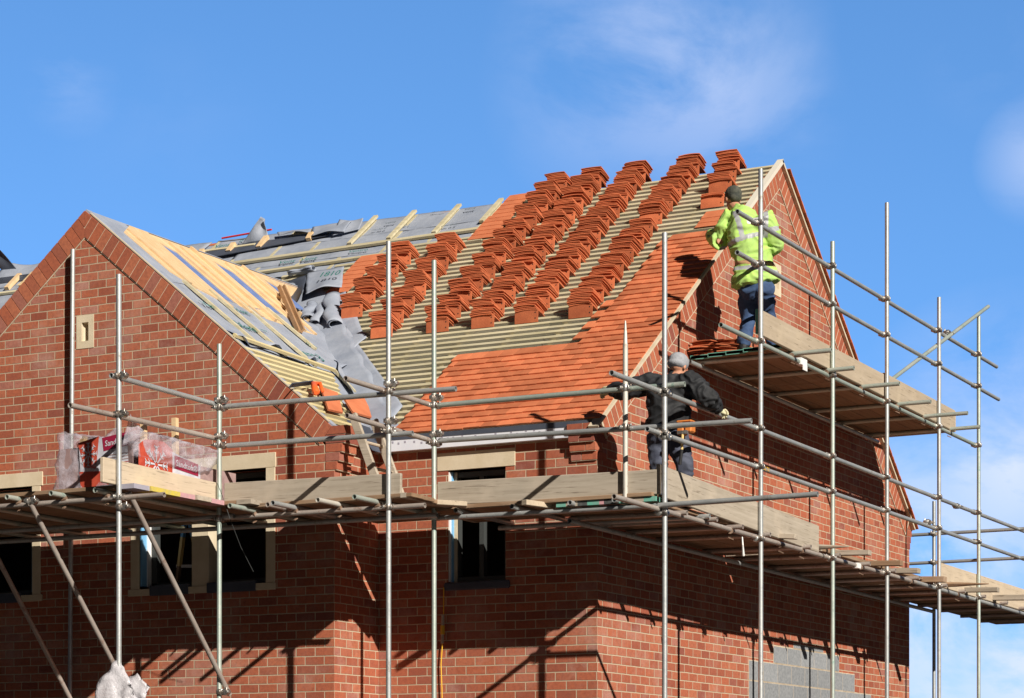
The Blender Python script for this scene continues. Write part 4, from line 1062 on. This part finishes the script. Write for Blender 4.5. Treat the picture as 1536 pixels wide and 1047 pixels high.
pr.add([(-3.93, yf, ZD + .50), (-3.30, yf, ZD + .56), (-3.27, yf, ZD + .17), (-3.90, yf, ZD + .10)], [(0, 1, 2, 3)], 0)
pr.add([(-3.94, yf - .002, ZD + .50), (-3.66, yf - .002, ZD + .55), (-3.70, yf - .002, ZD + .24), (-3.86, yf - .002, ZD + .26)], [(0, 1, 2, 3)], 1)
pr.add([(-3.92, yf - .002, ZD + .22), (-3.27, yf - .002, ZD + .20), (-3.27, yf - .002, ZD + .09), (-3.90, yf - .002, ZD + .06)], [(0, 1, 2, 3)], 1)
pr.add([(-3.62, yf - .003, ZD + .53), (-3.28, yf - .003, ZD + .57), (-3.28, yf - .003, ZD + .44), (-3.60, yf - .003, ZD + .40)], [(0, 1, 2, 3)], 2)
for s_ in range(4):
    z = ZD + .36 - s_ * .028; pr.add([(-3.58, yf - .003, z), (-3.27, yf - .003, z + .012), (-3.27, yf - .003, z + .006), (-3.58, yf - .003, z - .008)], [(0, 1, 2, 3)], 1 if s_ == 3 else 3)
pr.build("printed_label", ["packwhite", "redprint", "maroon", "packlilac"], p1)
textobj("Sandtoft®", "lettering", (-3.58, yf - .006, ZD + .445), (.34, 0, .03), (0, 0, 1), .078, "packwhite", p1, thick=.01)
star((-3.80, yf - .006, ZD + .38), (1, 0, .05), (0, 0, 1), .12, "packwhite", p1)
p1.location += Vector((.07, .12, 0)); p1.scale = (.88, .9, .96)
p2 = thing("tile_pack", (-2.9, -2.6, ZD), "smaller torn polythene pack with a red snowflake print behind the pale toe board", "building pack")
MB().box((-3.7, -2.5, ZD), (-3.16, -1.35, ZD + .36)).build("tiles_inside", "packlilac", p2)
xf = -3.155
pr = MB()
pr.add([(xf, -3.0, ZD + .02), (xf, -2.45, ZD + .02), (xf, -2.45, ZD + .46), (xf, -2.62, ZD + .53), (xf, -2.9, ZD + .50), (xf, -3.0, ZD + .44)], [(0, 1, 2, 3, 4, 5)], 1)
pr.add([(xf - .001, -2.46, ZD + .02), (xf - .001, -1.98, ZD + .0), (xf - .001, -1.98, ZD + .36), (xf - .001, -2.46, ZD + .44)], [(0, 1, 2, 3)], 0)
pr.add([(xf + .003, -2.42, ZD + .28), (xf + .003, -2.02, ZD + .25), (xf + .003, -2.02, ZD + .37), (xf + .003, -2.42, ZD + .41)], [(0, 1, 2, 3)], 2)
pr.build("printed_label", ["packwhite", "redprint", "maroon"], p2)
textobj("Sandtoft®", "lettering", (xf + .006, -2.40, ZD + .31), (0, .4, -.03), (0, 0, 1), .088, "packwhite", p2, thick=.01)
star((xf + .006, -2.72, ZD + .28), (0, 1, 0), (0, 0, 1), .19, "packwhite", p2)
crumple("polythene", [(-3.5, -3.0, ZD + .42), (-3.12, -3.05, ZD + .58), (-3.12, -2.6, ZD + .50), (-3.12, -1.85, ZD + .34), (-3.05, -1.75, ZD + .52), (-3.3, -2.4, ZD + .60), (-3.4, -2.0, ZD + .44), (-3.14, -3.0, ZD + .3), (-3.14, -2.0, ZD + .30)], "plastic", p2, 11, .04)
crumple("polythene", [(-3.2, -3.2, ZD + .40), (-3.14, -3.15, ZD + .72), (-3.1, -2.95, ZD + .55), (-3.3, -2.95, ZD + .45)], "plastic", p2, 17, .025, 3)
for x, y in ((-3.55, -2.35), (-3.22, -2.3)): MB().bar((x, y, ZD), (x - .01, y, ZD + .80), .05, .05, up=(0, 1, 0)).build("lath", "timber", p2)
p2.location += Vector((.0, -.16, 0)); p2.scale = (1, .95, .95)
# polythene bag tied over a fitting at the bottom
pbg = thing("polythene_bag", (-3.06, YA, 2.4), "crumpled milky polythene bag tied over the scaffold joint at the bottom left", "bag")
crumple("film", [(-3.05, YA, 2.84), (-3.09, YA - .04, 2.83), (-3.24, YA - .1, 2.62), (-3.30, YA, 2.1), (-3.28, YA - .12, 2.1), (-2.76, YA - .12, 2.1), (-2.78, YA + .1, 2.1), (-2.86, YA - .05, 2.58), (-3.0, YA + .1, 2.5), (-3.2, YA + .1, 2.5)], "polybag", pbg, 21, .028, 4, 9)
crumple("film", [(-2.96, YA, 2.68), (-2.86, YA, 2.72), (-2.72, YA, 2.60), (-2.74, YA - .04, 2.48), (-2.88, YA - .05, 2.45), (-2.9, YA + .06, 2.55)], "polybag", pbg, 27, .03, 3, 6)
# hanging white ribbon
rbn = thing("white_strip", (1.2, .9, 4.2), "white strip of tape hanging from the gable ledger near the second post", "tape strip")
MB().path([(IX + .03, .78, 4.16), (IX + .04, .77, 4.08), (IX + .035, .80, 3.98)], [.006, .008, .014], 6).build("tape", "white", rbn)

# ------------------------------------------------------------------ people
def remesh(mb, name, mat, parent, vox=.012, smooth_it=3, folds=0.0, fs=6, seed=0):
    me = bpy.data.meshes.new(name + "_raw"); me.from_pydata([tuple(v) for v in mb.v], [], mb.f)
    bm = bmesh.new(); bm.from_mesh(me); bmesh.ops.recalc_face_normals(bm, faces=bm.faces); bm.to_mesh(me); bm.free()
    o = bpy.data.objects.new(name + "_raw", me); C.objects.link(o)
    md = o.modifiers.new("r", 'REMESH'); md.mode = 'VOXEL'; md.voxel_size = vox
    if smooth_it:
        ms = o.modifiers.new("s", 'SMOOTH'); ms.iterations = smooth_it; ms.factor = .5
    dg = bpy.context.evaluated_depsgraph_get(); m2 = bpy.data.meshes.new_from_object(o.evaluated_get(dg))
    bpy.data.objects.remove(o)
    if folds:
        nr = [v.normal.copy() for v in m2.vertices]
        for v, n in zip(m2.vertices, nr):
            c = Vector((v.co.x * fs, v.co.y * fs, v.co.z * fs * 1.6)) + Vector((seed, 0, seed))
            q = NZ.noise(c + Vector((NZ.noise(c * .7), 0, NZ.noise(c * .9))) * 1.2)
            v.co += n * folds * ((1 - abs(q) * 2.6) * .8 - .3)
    for p in m2.polygons: p.use_smooth = True
    m2.materials.clear(); m2.materials.append(M[mat]); m2.name = name
    r = bpy.data.objects.new(name, m2); C.objects.link(r); r.parent = parent; r.matrix_parent_inverse = Matrix.Translation(-parent.location); return r
def hand(mb, wrist, d, palmn, curl=.6, side=1, k=1.0):
    """five fingers of different lengths; d = pointing direction, palmn = direction the palm faces"""
    w = Vector(wrist); d = Vector(d).normalized(); n = Vector(palmn); n = (n - d * n.dot(d)).normalized(); s = d.cross(n) * side
    mb.path([w, w + d * .045, w + d * .09], [(.024 * k, .03 * k), (.02 * k, .042 * k), (.017 * k, .040 * k)], 10)
    for i, (off, L) in enumerate(((-.030, .062), (-.010, .075), (.011, .07), (.030, .055))):
        b0 = w + d * .09 + s * off * k; c1 = curl * .5; c2 = curl * 1.3; c3 = curl * 2
        p1 = b0 + (d * math.cos(c1) + n * math.sin(c1)) * L * .45; p2 = p1 + (d * math.cos(c2) + n * math.sin(c2)) * L * .33; p3 = p2 + (d * math.cos(c3) + n * math.sin(c3)) * L * .28
        mb.path([b0 - d * .02, b0, p1, p2, p3], [.010 * k, .010 * k, .0095 * k, .009 * k, .0075 * k], 8)
    t0 = w + d * .03 - s * .035 * k; t1 = t0 + (d * .6 - s * .7 + n * .3).normalized() * .04; t2 = t1 + (d * .8 - s * .1 + n * .6).normalized() * .032
    mb.path([t0 + s * .015, t0, t1, t2], [.013 * k, .013 * k, .011 * k, .009 * k], 8)
def head(mb, c, fwd, up=(0, 0, 1), k=1.0):
    f = Vector(fwd).normalized(); u = Vector(up); u = (u - f * u.dot(f)).normalized(); r_ = f.cross(u)
    rot = Matrix((r_, f, u)).transposed()
    P = lambda x, y, z: Vector(c) + rot @ Vector((x * k, y * k, z * k))
    mb.ell(P(0, -.012, .03), (.076 * k, .096 * k, .095 * k), rot); mb.ell(P(0, .02, -.04), (.058 * k, .072 * k, .075 * k), rot)
    mb.path([P(0, .092, .012), P(0, .108, -.022)], [.010 * k, .015 * k], 8); mb.ell(P(0, .085, -.062), (.025 * k, .014 * k, .010 * k), rot, 8)
    for sg in (1, -1):
        mb.ell(P(.03 * sg, .082, .012), (.014 * k, .009 * k, .008 * k), rot, 8); mb.ell(P(.078 * sg, -.005, -.005), (.012 * k, .02 * k, .032 * k), rot, 8)
        mb.ell(P(.03 * sg, .078, .032), (.022 * k, .012 * k, .007 * k), rot, 8)
    mb.ell(P(0, .07, -.098), (.022 * k, .02 * k, .016 * k), rot, 8)
    return P, rot

def V(*a): return Vector(a)
def pose(px, py, y): # joint lying on the vertical plane y = const that the body stands in
    r = ray(px, py); t = (y - CAM.y) / r.y; return CAM + r * t

# upper man: back to us, leaning left over the gable verge
up_ = thing("person", (.80, 2.15, 6.27), "person in yellow-green reflective jacket and navy trousers, back turned, working from the upper deck", "person", "roofers at work")
Y = 2.25
hd = pose(1099, 299, Y + .12); nk = pose(1109, 318, Y + .06); ch = pose(1123, 348, Y + .02); ws = pose(1130, 395, Y); hp = pose(1133, 425, Y + .02)
shL = pose(1092, 329, Y + .05); shR = pose(1150, 331, Y - .02); elL = pose(1080, 362, Y - .05); haL = pose(1066, 352, Y + .33)
elR = pose(1162, 368, Y + .10); haR = pose(1146, 382, Y + .38)
hipL = pose(1120, 432, Y + .03); hipR = pose(1146, 432, Y - .02); knL = pose(1123, 478, Y + .10); knR = pose(1152, 475, Y + .18)
anL = V(knL.x - .01, Y - .02, 6.36); anR = V(knR.x + .03, Y + .28, 6.36)
bd = MB(); P_, rot_ = head(bd, hd, (-.75, .62, -.25))
bd.path([hd + V(0, 0, -.05), nk], [.058, .062], 12)
bd.path([nk, ch, ws, hp], [(.08, .07), (.13, .10), (.12, .09), (.13, .10)], 14)
for a, b_, c in ((shL, elL, haL), (shR, elR, haR)): bd.path([ch.lerp(a, .5), a, a.lerp(b_, .5), b_, b_.lerp(c, .5), c], [.055, .052, .046, .038, .036, .026], 10)
hand(bd, haL, haL - elL, (0, .3, -1), .7, 1); hand(bd, haR, haR - elR, (0, .3, -1), .8, -1)
for a, b_, c in ((hipL, knL, anL), (hipR, knR, anR)): bd.path([hp.lerp(a, .6), a, a.lerp(b_, .5), b_, b_.lerp(c, .4), c, c - V(0, 0, .05)], [.075, .078, .065, .05, .048, .034, .034], 10)
remesh(bd, "body", "skin", up_, .007, 2)
hb = MB(); hb.ell(P_(0, -.025, .045), (.088, .105, .092), rot_, 18); hb.ell(P_(0, -.06, -.005), (.072, .06, .06), rot_, 14); remesh(hb, "cap", "hair", up_, .008, 2)
jk = MB()
jk.path([nk + V(0, 0, .02), nk.lerp(ch, .35), ch, ch.lerp(ws, .5), ws, ws.lerp(hp, .5), hp + V(.01, 0, -.01)], [(.085, .085), (.16, .15), (.235, .175), (.235, .18), (.20, .155), (.245, .18), (.265, .20)], 22, cap=.12)
for a, b_, c, s_ in ((shL, elL, haL, 0), (shR, elR, haR, 0)):
    jk.path([ch.lerp(a, .4), a, a.lerp(b_, .55), b_, b_.lerp(c, .5), c.lerp(b_, .12)], [.115, .115, .105, .095, .085, .062], 14)
jk.path([nk + V(-.02, .02, .035), nk + V(0, 0, -.02)], [(.082, .075), (.095, .085)], 14)
jko = remesh(jk, "jacket", "hivis", up_, .010, 3, .022, 6, 3)
for m_ in ("reflect", "timberbrown", "white"): jko.data.materials.append(M[m_])
r2 = Vector((rt.x, rt.y, 0)); fwd2 = Vector((fw.x, fw.y, 0))
def px_of(p):
    d = p - CAM; Z = d.dot(fwd2); return CX + F_PX * d.dot(r2) / Z, VY - F_PX * d.z / Z
for p in jko.data.polygons:                  # sewn-on reflective tape, belt and back panel
    c = p.center; u = (c - ch).dot(r2); z = c.z; back = p.normal.dot(fwd2) < .35
    onb = abs(u) < .30
    zb = ch.z - .085 + .28 * u
    if onb and abs(z - zb) < .026 and z > ws.z + .06: p.material_index = 1
    elif back and z > ch.z - .10 and z < nk.z - .02 and (abs(u + .105 - (z - ch.z) * -.22) < .026 or abs(u - .155) < .026): p.material_index = 1
    elif abs(z - ws.z + .02) < .024: p.material_index = 2
    elif abs(z - (ws.z - .085) + .06 * u) < .022: p.material_index = 1
    elif back and abs(z - (ch.z + .075)) < .035 and -.035 < u < .13: p.material_index = 3
for m_ in ():
    pass
tz = MB(); tz.path([hp + V(0, 0, .04), hp - V(0, 0, .10)], [(.17, .135), (.175, .14)], 16)
for a, b_, c in ((hipL, knL, anL), (hipR, knR, anR)): tz.path([hp.lerp(a, .8), a, a.lerp(b_, .5), b_, b_.lerp(c, .5), c], [.105, .112, .098, .078, .073, .07], 14)
remesh(tz, "trousers", "navy", up_, .011, 3, .020, 6, 9)
for c, nm in ((anL, 0), (anR, 1)):
    b1 = MB(); b1.path([c + V(0, 0, .03), c - V(0, 0, .045)], [.055, .058], 12); b1.path([c + V(.01, -.03, -.055), c + V(-.06, .10, -.06), c + V(-.10, .17, -.066)], [(.038, .045), (.036, .048), (.026, .04)], 12); remesh(b1, "boot", "boot", up_, .008, 2)

# lower man
lo_ = thing("person", (.72, -.25, 4.38), "person in black jacket and grey beanie with arms spread at the lower deck corner", "person", "roofers at work")
Y = -.30
hd = pose(1018, 551, Y + .02); nk = pose(1012, 568, Y); ch = pose(1005, 590, Y); ws = pose(1002, 628, Y); hp = pose(1001, 650, Y)
shL = pose(972, 575, Y + .02); shR = pose(1036, 573, Y - .02); elL = pose(938, 588, Y - .02); haL = pose(914, 583, Y + .12)
elR = pose(1064, 598, Y - .02); haR = V(1.17, .22, 5.335)
hipL = pose(988, 655, Y + .02); hipR = pose(1014, 655, Y - .02); knL = pose(988, 695, Y - .06); knR = pose(1026, 698, Y - .04)
anL = V(knL.x - .02, Y + .05, 4.47); anR = V(knR.x - .02, Y + .05, 4.47)
bd = MB(); P_, rot_ = head(bd, hd, (.25, .93, -.25)); bd.path([hd + V(0, 0, -.05), nk], [.058, .062], 12)
bd.path([nk, ch, ws, hp], [(.08, .07), (.13, .10), (.12, .09), (.13, .10)], 14)
for a, b_, c in ((shL, elL, haL), (shR, elR, haR)): bd.path([ch.lerp(a, .5), a, a.lerp(b_, .5), b_, b_.lerp(c, .5), c], [.055, .052, .046, .038, .036, .026], 10)
for a, b_, c in ((hipL, knL, anL), (hipR, knR, anR)): bd.path([hp.lerp(a, .6), a, a.lerp(b_, .5), b_, b_.lerp(c, .4), c, c - V(0, 0, .05)], [.075, .078, .065, .05, .048, .034, .034], 10)
remesh(bd, "body", "skin", lo_, .007, 2)
gl_ = MB(); hand(gl_, haL, (-.8, .4, -.2), (0, .6, -.8), .7, 1, 1.15); remesh(gl_, "glove", "glove", lo_, .005, 1)
gl_ = MB(); hand(gl_, haR + V(0, 0, .0), (.2, .8, -.15), (.3, 0, -1), 1.0, -1, 1.15); remesh(gl_, "glove", "glove", lo_, .005, 1)
hb = MB(); hb.ell(P_(0, -.012, .05), (.093, .110, .090), rot_, 18); hb.ell(P_(0, -.03, .015), (.092, .10, .05), rot_, 18); remesh(hb, "beanie", "beanie", lo_, .008, 2)
jk = MB()
jk.path([nk + V(0, 0, .01), nk.lerp(ch, .4), ch, ch.lerp(ws, .5), ws, ws.lerp(hp, .8)], [(.095, .09), (.17, .15), (.225, .17), (.22, .175), (.205, .165), (.22, .17)], 20, cap=.15)
for a, b_, c in ((shL, elL, haL), (shR, elR, haR)): jk.path([ch.lerp(a, .4), a, a.lerp(b_, .55), b_, b_.lerp(c, .5), c.lerp(b_, .05)], [.12, .112, .10, .086, .078, .056], 14)
jk.path([nk + V(0, 0, .035), nk + V(0, 0, -.02)], [(.078, .075), (.095, .085)], 14)
remesh(jk, "jacket", "black", lo_, .010, 3, .022, 7, 13)
tz = MB(); tz.path([hp + V(0, 0, .06), hp - V(0, 0, .08)], [(.165, .13), (.17, .135)], 16)
for a, b_, c in ((hipL, knL, anL), (hipR, knR, anR)): tz.path([hp.lerp(a, .8), a, a.lerp(b_, .5), b_, b_.lerp(c, .5), c], [.105, .112, .10, .085, .08, .075], 14)
remesh(tz, "trousers", "navygrey", lo_, .011, 3, .022, 6, 19)
for c in (anL, anR):
    b1 = MB(); b1.path([c + V(0, 0, .03), c - V(0, 0, .04)], [.055, .058], 12); b1.path([c + V(0, -.03, -.05), c + V(0, .10, -.055), c + V(0, .17, -.06)], [(.036, .045), (.034, .048), (.026, .04)], 12); remesh(b1, "boot", "boot", lo_, .008, 2)
# pouch and hammer on his hip
po = pose(1028, 640, Y - .20)
tp_ = thing("tool_pouch", po, "orange leather tool pouch on the hip of the man in black", "tool pouch")
q = MB(); q.box((po.x - .07, po.y - .05, po.z - .08), (po.x + .0, po.y + .06, po.z + .05)); q.box((po.x + .01, po.y - .05, po.z - .06), (po.x + .08, po.y + .06, po.z + .04)); q.box((po.x - .075, po.y - .055, po.z + .03), (po.x + .085, po.y + .06, po.z + .055))
q.build("pouch", "leather", tp_, bevel=.012)
hmr = thing("hammer", po + V(0, -.02, -.1), "hammer with pale yellow shaft and black grip hanging from the tool pouch", "hammer")
MB().tube(po + V(.0, -.06, -.06), po + V(-.01, -.06, -.22), .013, 10, hollow=False).build("shaft", "woodhandle", hmr)
MB().tube(po + V(-.01, -.06, -.22), po + V(-.03, -.06, -.36), .016, 10, hollow=False).build("grip", "boot", hmr)
MB().box((po.x - .05, po.y - .075, po.z - .075), (po.x + .05, po.y - .045, po.z - .045)).build("hammer_head", "iron", hmr)

# ------------------------------------------------------------------ light and sky
sv = Vector((1, -.626, .651)).normalized()
sun = bpy.data.objects.new("sun", bpy.data.lights.new("sun", "SUN")); C.objects.link(sun)
sun.data.energy = 5.0; sun.data.angle = R(.5); sun.data.color = (1, .93, .82); sun.rotation_euler = sv.to_track_quat('Z', 'Y').to_euler()
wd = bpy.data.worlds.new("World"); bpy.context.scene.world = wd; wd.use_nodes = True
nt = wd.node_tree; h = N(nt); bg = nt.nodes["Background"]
sky = h.n("ShaderNodeTexSky", sky_type='NISHITA'); sky.sun_disc = False; sky.sun_elevation = math.asin(sv.z); sky.sun_rotation = math.atan2(sv.x, sv.y)
sky.air_density = 1.0; sky.dust_density = .1; sky.ozone_density = 3; sky.altitude = 100
tc = h.n("ShaderNodeTexCoord"); D = tc.outputs["Generated"]
mp = h.n("ShaderNodeMapping"); mp.inputs["Scale"].default_value = (1, 1, 1.7); mp.inputs['Location'].default_value = (.8, 0, 0); h.l(D, mp.inputs[0])
nzs = h.noise(mp.outputs[0], 11, 9, .6); nzs.inputs["Distortion"].default_value = .35
nzb = h.noise(mp.outputs[0], 3.2, 4, .5)
def blob(px, py, rad, inner=.0):
    c = ray(px, py).normalized(); d = h.n("ShaderNodeVectorMath", operation="DISTANCE"); h.l(D, d.inputs[0]); d.inputs[1].default_value = c
    return h.maprange(d.outputs["Value"], rad, inner)
def comb(px, py, rad, lo, hi, k, nn=nzs):
    return h.math("MULTIPLY", h.math("MULTIPLY", blob(px, py, rad), h.maprange(nn.outputs["Fac"], lo, hi)), k)
m = h.math('ADD', comb(930, 125, .060, .40, .62, .42), comb(1060, 85, .056, .44, .66, .34))
for a in ((900, 60, .05, .45, .7, .16), (1100, 170, .05, .42, .68, .25), (105, 130, .022, .42, .60, .2), (1560, 240, .028, .36, .6, .5), (250, 210, .05, .5, .7, .06), (1480, 90, .03, .5, .7, .08)):
    m = h.math("ADD", m, comb(*a))
for a in ((1400, 900, .11, .34, .54, .95), (1520, 700, .08, .36, .56, .85), (1560, 1000, .10, .32, .5, .9), (1410, 1040, .06, .34, .55, .8), (1500, 620, .05, .4, .6, .5)):
    m = h.math("MAXIMUM", m, comb(*a))
m = h.math("MINIMUM", m, .9)
shade = h.mix(h.maprange(nzb.outputs["Fac"], .4, .6), (2.3, 3.0, 4.8), (4.0, 4.4, 5.5))
hs = h.n("ShaderNodeHueSaturation"); hs.inputs["Saturation"].default_value = 1.15; hs.inputs["Value"].default_value = 1.46; h.l(sky.outputs[0], hs.inputs["Color"])
mp2 = h.n("ShaderNodeMapping"); mp2.inputs["Location"].default_value = (0, 0, .30); h.l(D, mp2.inputs[0]); h.l(mp2.outputs[0], sky.inputs[0])
tint = h.mix(1.0, hs.outputs[0], (.93, 1.0, 1.03), 'MULTIPLY')
cl_ = h.mix(m, tint, shade)
dt = h.n("ShaderNodeVectorMath", operation="DOT_PRODUCT"); h.l(D, dt.inputs[0]); dt.inputs[1].default_value = fw   # artificial dimming of unseen sky beside and behind the camera, deepens wall shade
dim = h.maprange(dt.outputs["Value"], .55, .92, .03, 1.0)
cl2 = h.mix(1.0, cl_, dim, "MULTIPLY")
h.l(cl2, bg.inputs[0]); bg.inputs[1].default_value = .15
sc_ = bpy.context.scene
sc_.view_settings.view_transform = 'Standard'; sc_.view_settings.look = 'None'; sc_.view_settings.exposure = .40; sc_.view_settings.gamma = 1
sc_.cycles.max_bounces = 6; sc_.cycles.transparent_max_bounces = 12
